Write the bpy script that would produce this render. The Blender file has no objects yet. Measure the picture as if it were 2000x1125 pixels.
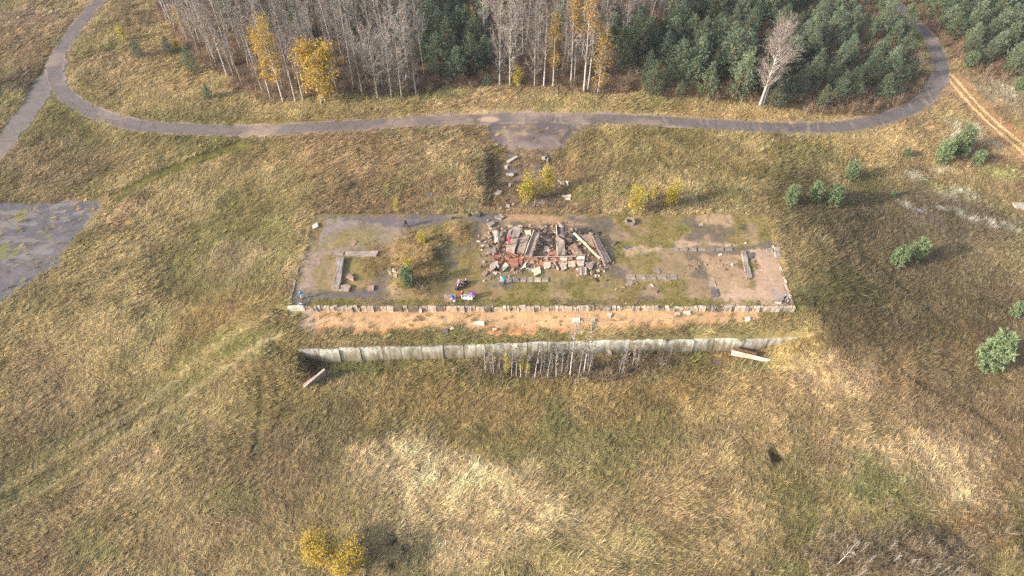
import bpy, bmesh, math, random
import numpy as np
from mathutils import Vector, Matrix, Quaternion

random.seed(7)
rng = np.random.default_rng(11)
R = math.radians
scene = bpy.context.scene

# ------------------------------------------------------------------ camera
CAM_H = 74.0
PITCH = R(49.0)
FOC = 1386.0                       # focal length in pixels of the 2000 px wide photograph
cam = bpy.data.cameras.new('camera')
cam.sensor_width = 36.0
cam.lens = 36.0 * FOC / 2000.0
cam.clip_start = 0.5
cam.clip_end = 6000
cam_ob = bpy.data.objects.new('camera', cam)
scene.collection.objects.link(cam_ob)
cam_ob.location = (0, 0, CAM_H)
cam_ob.rotation_euler = (math.pi / 2 - PITCH, 0, 0)
scene.camera = cam_ob

# ------------------------------------------------------------------ light
SUN_EL = R(24.0)
SUN_TRAVEL = (0.945, 0.325)        # horizontal direction in which the light travels
world = bpy.data.worlds.new('World')
scene.world = world
world.use_nodes = True
wn = world.node_tree
sky = wn.nodes.new('ShaderNodeTexSky')
sky.sky_type = 'NISHITA'
sky.sun_disc = False
sky.sun_elevation = SUN_EL
sky.sun_rotation = math.atan2(-SUN_TRAVEL[0], -SUN_TRAVEL[1])
sky.air_density = 1.0
sky.dust_density = 3.0
wn.links.new(sky.outputs[0], wn.nodes['Background'].inputs[0])
wn.nodes['Background'].inputs[1].default_value = 0.15
sun = bpy.data.lights.new('sun', 'SUN')
sun.energy = 2.5
sun.angle = R(1.5)
sun.color = (1.0, 0.94, 0.85)
sun_ob = bpy.data.objects.new('sun', sun)
scene.collection.objects.link(sun_ob)
sun_ob.location = (-60, -20, 60)
sun_ob.rotation_euler = Vector((SUN_TRAVEL[0] * math.cos(SUN_EL), SUN_TRAVEL[1] * math.cos(SUN_EL),
                                -math.sin(SUN_EL))).to_track_quat('-Z', 'Y').to_euler()
vs = scene.view_settings
vs.view_transform = 'Standard'
vs.look = 'None'
vs.exposure = 1.04
vs.gamma = 1.0
vs.use_curve_mapping = False
scene.cycles.use_denoising = False
scene.cycles.max_bounces = 4
scene.cycles.diffuse_bounces = 1
scene.cycles.adaptive_threshold = 0.02
scene.cycles.glossy_bounces = 1
scene.cycles.transparent_max_bounces = 4

# ------------------------------------------------------------------ helpers
COL = scene.collection
ALB = 0.62                          # brightness of a white surface in the photograph


def lin(c):
    c = np.asarray(c, float) / 255.0
    return np.where(c <= 0.04045, c / 12.92, ((c + 0.055) / 1.055) ** 2.4)


def S(r, g, b, k=1.0):
    """colour seen in the sunlit photograph -> surface albedo"""
    return np.clip(lin((r, g, b)) / ALB * k, 0.004, 0.85)


def sm(t):
    t = np.clip(t, 0, 1)
    return t * t * (3 - 2 * t)


def hash2(ix, iy, seed):
    n = (ix.astype(np.int64) * 374761393 + iy.astype(np.int64) * 668265263 + seed * 974711) & 0x7fffffff
    n = ((n ^ (n >> 13)) * 1274126177) & 0x7fffffff
    n = (n ^ (n >> 16)) & 0x7fffffff
    return (n % 100003) / 100003.0


def vnoise(x, y, seed=0):
    x = np.asarray(x, float); y = np.asarray(y, float)
    ix = np.floor(x); iy = np.floor(y)
    fx = x - ix; fy = y - iy
    ux = fx * fx * (3 - 2 * fx); uy = fy * fy * (3 - 2 * fy)
    a = hash2(ix, iy, seed); b = hash2(ix + 1, iy, seed)
    c = hash2(ix, iy + 1, seed); d = hash2(ix + 1, iy + 1, seed)
    return (a * (1 - ux) + b * ux) * (1 - uy) + (c * (1 - ux) + d * ux) * uy


def fbm(x, y, scale, seed=0, octv=4):
    v = 0; a = 0.5; s = 1.0 / scale; tot = 0
    for k in range(octv):
        v = v + a * vnoise(x * s + 17.3 * k, y * s - 9.1 * k, seed + k)
        tot += a; a *= 0.5; s *= 2.03
    return v / tot


def P(px, py, z=0.0):
    """photo pixel -> world point at height z"""
    u = (px - 1000.0) / FOC; v = (562.5 - py) / FOC
    dx = u
    dy = math.cos(PITCH) + v * math.sin(PITCH)
    dz = -math.sin(PITCH) + v * math.cos(PITCH)
    t = (z - CAM_H) / dz
    return np.array([dx * t, dy * t, z + 0 * dx * t])


def depth_px(px, py, z=0.0):
    v = (562.5 - py) / FOC
    return (z - CAM_H) / (-math.sin(PITCH) + v * math.cos(PITCH))


def seg_dist(x, y, pts):
    d = np.full(np.shape(x), 1e9)
    for (ax, ay), (bx, by) in zip(pts[:-1], pts[1:]):
        vx, vy = bx - ax, by - ay
        L = vx * vx + vy * vy + 1e-9
        t = np.clip(((x - ax) * vx + (y - ay) * vy) / L, 0, 1)
        d = np.minimum(d, np.hypot(x - ax - t * vx, y - ay - t * vy))
    return d


class Field:
    """a distance sampled once on a raster and interpolated afterwards"""
    def __init__(s, fn, cell=0.4, box=(-150, 150, 0, 200)):
        s.x0, s.y0, s.c = box[0], box[2], cell
        s.nx = int((box[1] - box[0]) / cell) + 1; s.ny = int((box[3] - box[2]) / cell) + 1
        X, Y = np.meshgrid(s.x0 + cell * np.arange(s.nx), s.y0 + cell * np.arange(s.ny))
        s.d = fn(X.ravel(), Y.ravel()).reshape(s.ny, s.nx).astype(np.float32)

    def __call__(s, x, y):
        fx = np.clip((x - s.x0) / s.c, 0, s.nx - 1.001); fy = np.clip((y - s.y0) / s.c, 0, s.ny - 1.001)
        i = fx.astype(int); j = fy.astype(int); u = fx - i; v = fy - j; d = s.d
        return (d[j, i] * (1 - u) + d[j, i + 1] * u) * (1 - v) + (d[j + 1, i] * (1 - u) + d[j + 1, i + 1] * u) * v


def in_poly(x, y, pts):
    ins = np.zeros(np.shape(x), bool)
    n = len(pts)
    for i in range(n):
        x1, y1 = pts[i]; x2, y2 = pts[(i + 1) % n]
        if y1 == y2:
            continue
        c = ((y1 > y) != (y2 > y)) & (x < (x2 - x1) * (y - y1) / (y2 - y1) + x1)
        ins ^= c
    return ins


def poly_sd(x, y, pts):
    """signed distance, positive inside"""
    d = seg_dist(x, y, list(pts) + [pts[0]])
    return np.where(in_poly(x, y, pts), d, -d)


def smooth_line(pts, n=6):
    """Catmull-Rom through the points"""
    pts = [np.array(p, float) for p in pts]
    ext = [2 * pts[0] - pts[1]] + pts + [2 * pts[-1] - pts[-2]]
    out = []
    for i in range(1, len(ext) - 2):
        p0, p1, p2, p3 = ext[i - 1:i + 3]
        for k in range(n):
            t = k / n
            out.append(0.5 * (2 * p1 + (p2 - p0) * t + (2 * p0 - 5 * p1 + 4 * p2 - p3) * t * t
                              + (3 * p1 - p0 - 3 * p2 + p3) * t ** 3))
    out.append(pts[-1])
    return out


# ------------------------------------------------------------------ the lie of the land
PX0, PX1, PY0, PY1 = -30.2, 38.2, 61.0, 79.2            # raised platform
WALL_TOP = -2.6
wall_px = [(582, 685), (760, 681), (950, 675), (1110, 670), (1250, 667), (1400, 664), (1558, 662)]
wall_pts = [P(a, b, WALL_TOP)[:2] for a, b in wall_px]
WX = np.array([p[0] for p in wall_pts]); WY = np.array([p[1] for p in wall_pts])


def wall_y(x):
    return np.interp(x, WX, WY)


def to_xy(pix, z=0.0):
    return [tuple(P(a, b, z)[:2]) for a, b in pix]


PITS = [(*P(a, b, -4.8)[:2], r_, d_) for a, b, r_, d_ in ((766, 1058, 1.0, 0.9), (792, 1082, 1.1, 0.9), (768, 1110, 1.0, 0.8), (716, 1040, 0.6, 0.5), (1520, 893, 1.9, 0.95), (1030, 1112, 0.9, 0.4))]


def height(x, y, micro=True):
    x = np.asarray(x, float); y = np.asarray(y, float)
    front = sm((61.0 - y) / 20.0)
    back = sm((y - 84) / 22.0)
    left = -2.6 * sm((PX0 - 0.3 - x) / 20.0) * (1 - front) * (1 - 0.55 * back)
    right = (-4.0 * sm((x - PX1 - 0.2) / 25.0) - 3.4 * sm((x - 54) / 50.0)) * (1 - 0.75 * front) * (1 - 0.62 * back)
    # front of the platform: step, sand terrace, grass bank, retaining wall, ditch
    yw = wall_y(x)
    fl = 2.45 * sm((x + 29.5) / 3.5) * (1 - sm((x - 32.5) / 7.0))       # visible wall height
    ter = -0.75 * sm((61.06 - y) / 0.20) - 0.55 * sm((60.6 - y) / 3.2) - 1.2 * sm((57.6 - y) / (57.6 - yw))
    ter = np.where(y < yw + 0.24, WALL_TOP - 0.1 - fl * sm((yw + 0.24 - y) / 0.2), ter)
    lip = sm((yw - 2.0 - y) / 3.0)
    ter = np.where(y < yw - 0.5, ter * (1 - lip) + (-4.7) * lip, ter)
    smooth_f = -4.7 * sm((61.5 - y) / 14.0)
    fx = sm((x + 33.5) / 2.6) * (1 - sm((x - 39.0) / 4.0))
    z = left + right + fx * ter + (1 - fx) * smooth_f
    # behind the platform
    z = z - 0.35 * sm((y - PY1) / 1.2) * sm((x + 75) / 40) * (1 - sm((x - 45) / 35))
    dipw = sm((x + 5.5) / 2.2) * (1 - sm((x - 8.2) / 2.6))
    z = z - 1.0 * dipw * sm((y - 80.0) / 1.6) * (1 - sm((y - 93.5) / 4.0))
    z = z + 0.9 * sm((y - 104.5) / 3.5) * sm((x + 75) / 20) * (1 - sm((x - 55) / 15))
    # overgrown heap on the platform
    m = np.exp(-(((x + 13.4) / 3.4) ** 4 + ((y - 69.8) / 5.6) ** 4))
    z = z + 0.75 * m * np.clip(2.6 * fbm(x, y, 2.6, 5, 3) - 0.6, 0.1, 1.4)
    m2 = np.exp(-(((x + 8.0) / 1.8) ** 2 + ((y - 75.0) / 1.8) ** 2))
    z = z + 0.7 * m2
    m3 = np.exp(-(((x - 6.5) / 8.2) ** 4 + ((y - 71.8) / 4.9) ** 4))
    z = z + 0.35 * m3
    for (qx, qy, qr, qd) in PITS:
        dd = np.hypot(x - qx, (y - qy) * 0.85) / qr
        z = z - qd * (1 - sm((dd - 0.25) / 0.75)) + 0.18 * qd * np.exp(-((dd - 1.25) / 0.3) ** 2)
    if micro:
        on = (sm((x - PX0 + 0.5) / 0.5) * sm((PX1 + 0.5 - x) / 0.5) * sm((y - PY0 + 0.2) / 0.3) * sm((PY1 + 0.8 - y) / 0.8))
        rd = rough_d(x, y)
        rm = sm((rd - 2.0) / 3.0)
        nz = (fbm(x, y, 9.0, 21, 3) - 0.5) * 0.8 + (fbm(x, y, 2.2, 31, 2) - 0.5) * 0.28
        z = z + nz * rm * (1 - 0.93 * on) + (fbm(x, y, 1.6, 41, 2) - 0.5) * 0.10 * on
    return z


def to_g(pix):
    out = []
    for px, py in pix:
        z = 0.0
        for _ in range(12):
            p = P(px, py, z)
            z = 0.5 * z + 0.5 * float(height(np.array([p[0]]), np.array([p[1]]), False)[0])
        out.append(tuple(P(px, py, z)[:2]))
    return out


road_xy = smooth_line(to_g([(205, -22), (193, 0), (165, 35), (139, 70), (112, 110), (107, 145), (117, 170), (138, 194), (175, 217),
                            (224, 234), (285, 247), (450, 255.5), (630, 248), (800, 238), (1000, 231), (1150, 232),
                            (1300, 237), (1420, 245), (1500, 249), (1580, 250), (1650, 246), (1720, 234), (1790, 207), (1826, 172),
                            (1838, 133), (1819, 80), (1783, 40), (1738, 0), (1712, -22)]))
side_xy = smooth_line(to_g([(112, 125), (94, 154), (63, 206), (28, 255), (-12, 300), (-60, 350)]))
track_xy = smooth_line(to_g([(1855, 150), (1900, 202), (1945, 246), (2000, 293), (2060, 345)]))
apron_xy = to_g([(938, 236), (1190, 234), (1120, 262), (1105, 286), (1040, 292), (985, 293), (955, 276)])
slab_xy = to_g([(-60, 402), (60, 396), (120, 391), (196, 390), (192, 420), (160, 452), (132, 478), (124, 515), (88, 538),
                (40, 572), (-10, 600), (-60, 610)])
road_d = Field(lambda x, y: seg_dist(x, y, road_xy[::2]))
side_d = Field(lambda x, y: seg_dist(x, y, side_xy[::2]))
track_d = Field(lambda x, y: seg_dist(x, y, track_xy))
pad_sd = Field(lambda x, y: poly_sd(x, y, slab_xy))
apron_sd = Field(lambda x, y: poly_sd(x, y, apron_xy))
rough_d = Field(lambda x, y: np.minimum(np.minimum(road_d(x, y), side_d(x, y)), np.minimum(track_d(x, y), np.maximum(0, -pad_sd(x, y)))))



HF = Field(height, 0.25, (-130, 130, 12, 170))
HFL = HF.d.tolist()


def H1(x, y):
    fx = min(max((x - HF.x0) / HF.c, 0), HF.nx - 1.001); fy = min(max((y - HF.y0) / HF.c, 0), HF.ny - 1.001)
    i = int(fx); j = int(fy); u = fx - i; v = fy - j
    a, b = HFL[j], HFL[j + 1]
    return (a[i] * (1 - u) + a[i + 1] * u) * (1 - v) + (b[i] * (1 - u) + b[i + 1] * u) * v


def G(px, py):
    """photo pixel -> point on the ground"""
    z = 0.0
    for _ in range(14):
        p = P(px, py, z)
        z = 0.5 * z + 0.5 * H1(p[0], p[1])
    p = P(px, py, z)
    return np.array([p[0], p[1], H1(p[0], p[1])])


def pxm(px, py):
    """pixels of the photo per metre at a ground pixel (across, and along the ground away from the camera)"""
    t = depth_px(px, py, -1.5)
    v = (562.5 - py) / FOC
    return FOC / t, FOC / t * (math.sin(PITCH) - v * math.cos(PITCH)) * 1.0


# ------------------------------------------------------------------ materials
def nmat(name):
    m = bpy.data.materials.new(name)
    m.use_nodes = True
    nt = m.node_tree
    b = nt.nodes['Principled BSDF']
    b.inputs['Roughness'].default_value = 0.9
    b.inputs['Specular IOR Level'].default_value = 0.15
    return m, nt, b


def nd(nt, kind, **kw):
    n = nt.nodes.new(kind)
    for k, v in kw.items():
        setattr(n, k, v)
    return n


def noise_ramp(nt, scale, lo, hi, detail=6, c0=0.3, c1=0.7, coord='Object', rough=0.6):
    tc = nd(nt, 'ShaderNodeTexCoord')
    nz = nd(nt, 'ShaderNodeTexNoise')
    nz.inputs['Scale'].default_value = scale
    nz.inputs['Detail'].default_value = detail
    nz.inputs['Roughness'].default_value = rough
    nt.links.new(tc.outputs[coord], nz.inputs['Vector'])
    rp = nd(nt, 'ShaderNodeValToRGB')
    rp.color_ramp.elements[0].position = c0
    rp.color_ramp.elements[1].position = c1
    rp.color_ramp.elements[0].color = (*lo, 1)
    rp.color_ramp.elements[1].color = (*hi, 1)
    nt.links.new(nz.outputs['Fac'], rp.inputs['Fac'])
    return rp.outputs['Color'], nz.outputs['Fac']


def mul(nt, a, b, fac=1.0):
    mx = nd(nt, 'ShaderNodeMix', data_type='RGBA', blend_type='MULTIPLY')
    mx.inputs[0].default_value = fac
    nt.links.new(a, mx.inputs[6]); nt.links.new(b, mx.inputs[7])
    return mx.outputs[2]


def bump(nt, b, h, strength, dist):
    bp = nd(nt, 'ShaderNodeBump')
    bp.inputs['Strength'].default_value = strength
    bp.inputs['Distance'].default_value = dist
    nt.links.new(h, bp.inputs['Height'])
    nt.links.new(bp.outputs[0], b.inputs['Normal'])


def mat_ground(name, s1=1.3, s2=9.0, lo=0.62, hi=1.35, bstr=0.6, bdist=0.12):
    """colour from the 'gcol' vertex attribute, broken up by noise"""
    m, nt, b = nmat(name)
    at = nd(nt, 'ShaderNodeAttribute', attribute_name='gcol')
    c1, f1 = noise_ramp(nt, s1, (lo,) * 3, (hi,) * 3, 8)
    c2, f2 = noise_ramp(nt, s2, (0.7,) * 3, (1.25,) * 3, 6)
    c = mul(nt, mul(nt, at.outputs['Color'], c1), c2)
    nt.links.new(c, b.inputs['Base Color'])
    bump(nt, b, f2, bstr, bdist)
    return m


def mat_simple(name, col, var=0.25, scale=3.0, rough=0.9, bstr=0.3, rnd=0.0, tint=None, spec=0.15, detail=6):
    m, nt, b = nmat(name)
    col = np.asarray(col, float)
    hi = np.clip(col * (1 + var), 0, 0.95); lo = col * (1 - var)
    if tint is not None:
        lo = np.asarray(tint, float)
    c, f = noise_ramp(nt, scale, lo, hi, detail)
    if rnd > 0:
        oi = nd(nt, 'ShaderNodeObjectInfo')
        mr = nd(nt, 'ShaderNodeMapRange')
        mr.inputs[3].default_value = 1 - rnd; mr.inputs[4].default_value = 1 + rnd
        nt.links.new(oi.outputs['Random'], mr.inputs[0])
        cb = nd(nt, 'ShaderNodeCombineColor')
        for k in range(3):
            nt.links.new(mr.outputs[0], cb.inputs[k])
        c = mul(nt, c, cb.outputs[0])
    nt.links.new(c, b.inputs['Base Color'])
    b.inputs['Roughness'].default_value = rough
    b.inputs['Specular IOR Level'].default_value = spec
    if bstr > 0:
        bump(nt, b, f, bstr, 0.05)
    return m


def mat_leaf(name, lo, hi, trans=0.25, rnd=0.15, scale=0.9):
    m, nt, b = nmat(name)
    c, f = noise_ramp(nt, scale, lo, hi, 4)
    c2, f2 = noise_ramp(nt, 9.0, (0.75,) * 3, (1.25,) * 3, 2)
    c = mul(nt, c, c2)
    oi = nd(nt, 'ShaderNodeObjectInfo')
    mr = nd(nt, 'ShaderNodeMapRange')
    mr.inputs[3].default_value = 1 - rnd; mr.inputs[4].default_value = 1 + rnd
    nt.links.new(oi.outputs['Random'], mr.inputs[0])
    cb = nd(nt, 'ShaderNodeCombineColor')
    for k in range(3):
        nt.links.new(mr.outputs[0], cb.inputs[k])
    c = mul(nt, c, cb.outputs[0])
    nt.links.new(c, b.inputs['Base Color'])
    b.inputs['Roughness'].default_value = 0.75
    if trans > 0:
        tr = nd(nt, 'ShaderNodeBsdfTranslucent')
        nt.links.new(c, tr.inputs['Color'])
        mx = nd(nt, 'ShaderNodeMixShader')
        mx.inputs[0].default_value = trans
        nt.links.new(b.outputs[0], mx.inputs[1]); nt.links.new(tr.outputs[0], mx.inputs[2])
        nt.links.new(mx.outputs[0], nt.nodes['Material Output'].inputs['Surface'])
    return m


def mat_grass():
    m, nt, b = nmat('grass_blades')
    at = nd(nt, 'ShaderNodeAttribute', attribute_name='gcol', attribute_type='INSTANCER')
    oi = nd(nt, 'ShaderNodeObjectInfo')
    mr = nd(nt, 'ShaderNodeMapRange')
    mr.inputs[3].default_value = 0.6; mr.inputs[4].default_value = 1.4
    nt.links.new(oi.outputs['Random'], mr.inputs[0])
    cb = nd(nt, 'ShaderNodeCombineColor')
    for k in range(3):
        nt.links.new(mr.outputs[0], cb.inputs[k])
    bl = nd(nt, 'ShaderNodeAttribute', attribute_name='blade')
    c = mul(nt, mul(nt, at.outputs['Color'], cb.outputs[0]), bl.outputs['Color'])
    nt.links.new(c, b.inputs['Base Color'])
    b.inputs['Roughness'].default_value = 0.7
    tr = nd(nt, 'ShaderNodeBsdfTranslucent')
    nt.links.new(c, tr.inputs['Color'])
    mx = nd(nt, 'ShaderNodeMixShader')
    mx.inputs[0].default_value = 0.25
    nt.links.new(b.outputs[0], mx.inputs[1]); nt.links.new(tr.outputs[0], mx.inputs[2])
    nt.links.new(mx.outputs[0], nt.nodes['Material Output'].inputs['Surface'])
    return m


M = {}
M['ground'] = mat_ground('meadow_soil')
M['floor'] = mat_ground('platform_surface', 1.6, 14.0, 0.8, 1.2, 0.4, 0.04)
M['road'] = mat_ground('asphalt', 0.9, 22.0, 0.86, 1.12, 0.2, 0.02)
_m = M['road']; _nt = _m.node_tree; _b = _nt.nodes['Principled BSDF']
_src = _b.inputs['Base Color'].links[0].from_socket
_tc = nd(_nt, 'ShaderNodeTexCoord'); _nz = nd(_nt, 'ShaderNodeTexNoise'); _nz.inputs['Scale'].default_value = 0.8
_nt.links.new(_tc.outputs['Object'], _nz.inputs['Vector'])
_mx = nd(_nt, 'ShaderNodeMix', data_type='VECTOR'); _mx.inputs[0].default_value = 0.35
_nt.links.new(_tc.outputs['Object'], _mx.inputs[4]); _nt.links.new(_nz.outputs['Color'], _mx.inputs[5])
_vo = nd(_nt, 'ShaderNodeTexVoronoi', feature='DISTANCE_TO_EDGE'); _vo.inputs['Scale'].default_value = 0.33
_nt.links.new(_mx.outputs[1], _vo.inputs['Vector'])
_rp = nd(_nt, 'ShaderNodeValToRGB')
_rp.color_ramp.elements[0].position = 0.004; _rp.color_ramp.elements[0].color = (0.72, 0.70, 0.66, 1)
_rp.color_ramp.elements[1].position = 0.016; _rp.color_ramp.elements[1].color = (1, 1, 1, 1)
_nt.links.new(_vo.outputs['Distance'], _rp.inputs[0])
_nt.links.new(mul(_nt, _src, _rp.outputs[0]), _b.inputs['Base Color'])
M['sand'] = mat_ground('sand', 1.2, 7.0, 0.86, 1.12, 0.9, 0.10)
M['grass'] = mat_grass()


# ------------------------------------------------------------------ mesh helpers
def mesh_obj(name, verts, faces, mat, parent=None, smooth=False):
    me = bpy.data.meshes.new(name)
    me.from_pydata([tuple(v) for v in verts], [], faces)
    if mat is not None:
        me.materials.append(mat)
    if smooth:
        me.polygons.foreach_set('use_smooth', [True] * len(me.polygons))
    me.update()
    o = bpy.data.objects.new(name, me)
    COL.objects.link(o)
    if parent is not None:
        o.parent = parent
    return o


def tag(o, label=None, cat=None, group=None, kind=None):
    if label: o['label'] = label
    if cat: o['category'] = cat
    if group: o['group'] = group
    o['kind'] = kind or 'thing'
    return o


def empty(name, loc, rz=0.0):
    o = bpy.data.objects.new(name, None)
    COL.objects.link(o)
    o.location = tuple(float(v) for v in loc)
    o.rotation_euler = (0, 0, rz)
    o.empty_display_size = 0.3
    return o


def bulk_mesh(name, V, F, mat, attrs=None, smooth=True):
    """fast mesh from numpy arrays, F is (n,3) or (n,4)"""
    me = bpy.data.meshes.new(name)
    V = np.asarray(V, np.float32); F = np.asarray(F, np.int32)
    n, k = F.shape
    me.vertices.add(len(V)); me.vertices.foreach_set('co', V.ravel())
    me.loops.add(n * k); me.loops.foreach_set('vertex_index', F.ravel())
    me.polygons.add(n)
    me.polygons.foreach_set('loop_start', np.arange(0, n * k, k, dtype=np.int32))
    me.polygons.foreach_set('loop_total', np.full(n, k, np.int32))
    me.polygons.foreach_set('use_smooth', np.full(n, smooth, bool))
    me.update(calc_edges=True)
    if mat is not None:
        me.materials.append(mat)
    for nm, arr in (attrs or {}).items():
        a = me.attributes.new(nm, 'FLOAT_COLOR', 'POINT')
        a.data.foreach_set('color', np.concatenate([arr, np.ones((len(arr), 1))], 1).astype(np.float32).ravel())
    return me


# ------------------------------------------------------------------ colour of the meadow (what grows where, plus shade painted on the right slopes)
OLIVE = S(114, 104, 58); TAN = S(156, 135, 86); BROWN = S(128, 103, 70); STRAW = S(186, 160, 112); GREEN = S(102, 102, 54)
GOLD = S(142, 114, 66); DARK = S(74, 62, 40); PALE = S(176, 172, 152); LITTER = S(104, 82, 64); MOSS = S(112, 108, 44)
DUN = S(120, 100, 72)
# (px, py, rx, ry, colour, strength)
PATCHES = [
    (850, 940, 210, 80, STRAW, 1.0), (1000, 1010, 230, 70, STRAW, 0.55), (760, 930, 100, 50, STRAW, 0.6),
    (1010, 930, 60, 40, STRAW, 0.6), (890, 1060, 120, 60, S(170, 146, 100), 0.7),
    (1250, 790, 300, 60, GOLD, 0.7), (900, 800, 230, 60, GOLD, 0.75), (1640, 760, 90, 60, STRAW, 0.7), (1500, 820, 160, 80, S(170, 145, 92), 0.65),
    (1750, 880, 170, 70, STRAW, 0.6), (1860, 930, 90, 60, STRAW, 0.5), (1380, 950, 160, 110, S(168, 142, 92), 0.55), (1450, 1060, 120, 60, TAN, 0.6),
    (1710, 945, 90, 45, GREEN, 0.85), (1780, 1090, 150, 55, S(112, 96, 78), 0.85), (1930, 1050, 90, 80, S(150, 116, 70), 0.8),
    (1680, 850, 120, 50, S(130, 112, 60), 0.5),
    (180, 1060, 120, 60, S(104, 104, 54), 0.7), (450, 880, 200, 90, S(112, 94, 62), 0.6), (150, 820, 160, 80, S(128, 104, 72), 0.6),
    (380, 1050, 90, 60, S(146, 118, 82), 0.55), (640, 830, 90, 60, S(104, 98, 50), 0.6), (560, 780, 120, 60, S(126, 106, 60), 0.5),
    (250, 900, 80, 25, S(160, 132, 96), 0.6), (300, 760, 140, 60, OLIVE, 0.5), (70, 730, 100, 60, DUN, 0.7),
    (450, 510, 90, 40, S(142, 120, 92), 0.5), (450, 600, 110, 50, S(146, 116, 62), 0.6), (540, 500, 40, 60, S(136, 128, 68), 0.7),
    (450, 665, 60, 20, S(112, 118, 50), 0.8), (300, 430, 110, 50, S(126, 108, 66), 0.5), (230, 420, 40, 25, S(160, 130, 92), 0.7),
    (270, 385, 30, 18, DARK, 0.7), (100, 320, 140, 50, S(140, 115, 84), 0.6), (700, 310, 170, 45, S(160, 134, 88), 0.7), (480, 330, 160, 50, S(148, 124, 82), 0.6),
    (850, 290, 90, 40, S(158, 136, 92), 0.7), (1250, 300, 140, 50, S(136, 118, 70), 0.7), (1180, 290, 60, 40, S(150, 132, 80), 0.6), (1420, 300, 140, 40, S(140, 118, 72), 0.6),
    (1650, 290, 120, 25, S(152, 128, 76), 0.7), (1760, 270, 60, 20, S(188, 158, 102), 0.6),
    (1660, 430, 200, 90, S(94, 82, 54), 1.0), (1850, 560, 220, 110, S(98, 85, 58), 1.0), (1620, 560, 90, 70, S(80, 76, 44), 1.0), (1700, 650, 160, 60, S(92, 80, 52), 1.0),  # dark olive brown, with the shade of the falling right slopes painted in
    (1850, 430, 150, 60, S(102, 88, 68), 1.0), (1950, 640, 90, 90, S(98, 84, 58), 1.0), (1900, 760, 120, 70, S(108, 94, 62), 0.9),  # slope shade painted into the colour here too
    (1820, 412, 60, 9, PALE, 0.8), (1880, 425, 60, 9, PALE, 0.8), (1965, 445, 50, 12, PALE, 0.8), (1810, 340, 50, 14, PALE, 0.75), (1900, 270, 70, 22, PALE, 0.55), (1955, 180, 60, 40, S(160, 152, 128), 0.55),
    (1760, 400, 25, 8, PALE, 0.6), (1870, 380, 40, 10, PALE, 0.6), (1950, 340, 55, 14, S(140, 138, 76), 0.8),
    (1920, 130, 60, 40, S(150, 122, 84), 0.6), (1900, 190, 60, 30, S(156, 128, 86), 0.6),
    (60, 60, 120, 60, S(128, 102, 76), 0.7), (40, 150, 70, 25, S(84, 72, 60), 0.8), (40, 30, 60, 20, S(150, 130, 108), 0.5),
    (230, 130, 80, 35, S(148, 120, 84), 0.7), (300, 180, 130, 30, S(146, 122, 76), 0.7), (180, 150, 25, 14, DARK, 0.6),
    (900, 205, 110, 20, S(182, 152, 104), 0.8), (1150, 205, 200, 16, S(138, 124, 70), 0.6), (1450, 225, 250, 14, S(164, 136, 86), 0.8), (700, 220, 250, 14, S(138, 122, 74), 0.6),
    (1560, 690, 60, 50, S(166, 146, 84), 0.8), (1580, 640, 30, 30, S(154, 134, 76), 0.7), (1400, 640, 120, 14, S(160, 140, 86), 0.7), (1540, 610, 30, 10, S(112, 122, 48), 0.7),
    (800, 655, 200, 14, S(116, 108, 62), 0.8), (700, 720, 110, 18, S(96, 104, 50), 0.8), (1100, 735, 180, 18, S(100, 82, 64), 0.8), (1330, 710, 90, 16, S(120, 110, 56), 0.7),
    (610, 715, 30, 22, S(74, 66, 40), 0.8), (1440, 700, 60, 12, S(150, 110, 66), 0.8),
    (1520, 900, 30, 16, S(84, 78, 56), 0.7),
    (590, 460, 30, 40, S(150, 132, 82), 0.5), (1470, 410, 40, 14, S(166, 144, 92), 0.6), (1490, 450, 25, 30, S(134, 122, 64), 0.7),
    (1000, 350, 60, 40, S(110, 92, 62), 0.6), (960, 320, 40, 40, S(92, 80, 48), 0.6), (1040, 345, 30, 8, S(176, 132, 92), 0.9), (1130, 380, 40, 20, S(116, 112, 54), 0.7),
    (1270, 395, 60, 18, S(122, 92, 56), 0.7), (900, 350, 12, 70, S(168, 142, 92), 0.5),
]
_pp = []
for (a, b, rx, ry, c, s) in PATCHES:
    g = G(a, b); kx, ky = pxm(a, b)
    _pp.append((g[0], g[1], rx / kx, ry / ky, np.asarray(c), s))
forest_polys = [to_xy(p, 0.6) for p in (
    [(290, -40), (300, 20), (380, 110), (500, 190), (560, 197), (700, 188), (830, 180), (940, 165), (1080, 168), (1160, 186), (1240, 178),
     (1300, 190), (1400, 196), (1500, 206), (1620, 212), (1720, 208), (1790, 175), (1815, 150), (1812, 100), (1780, 50), (1730, -10), (1700, -40)],
    [(1790, -40), (1800, 0), (1860, 70), (1930, 122), (2010, 145), (2100, 160), (2100, -40)])]


forest_sd = Field(lambda x, y: np.maximum(poly_sd(x, y, forest_polys[0]), poly_sd(x, y, forest_polys[1])))


def forest_mask(x, y):
    return sm((forest_sd(x, y) + (fbm(x, y, 4.0, 61) - 0.5) * 3.0 + 0.6) / 1.6)


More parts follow.
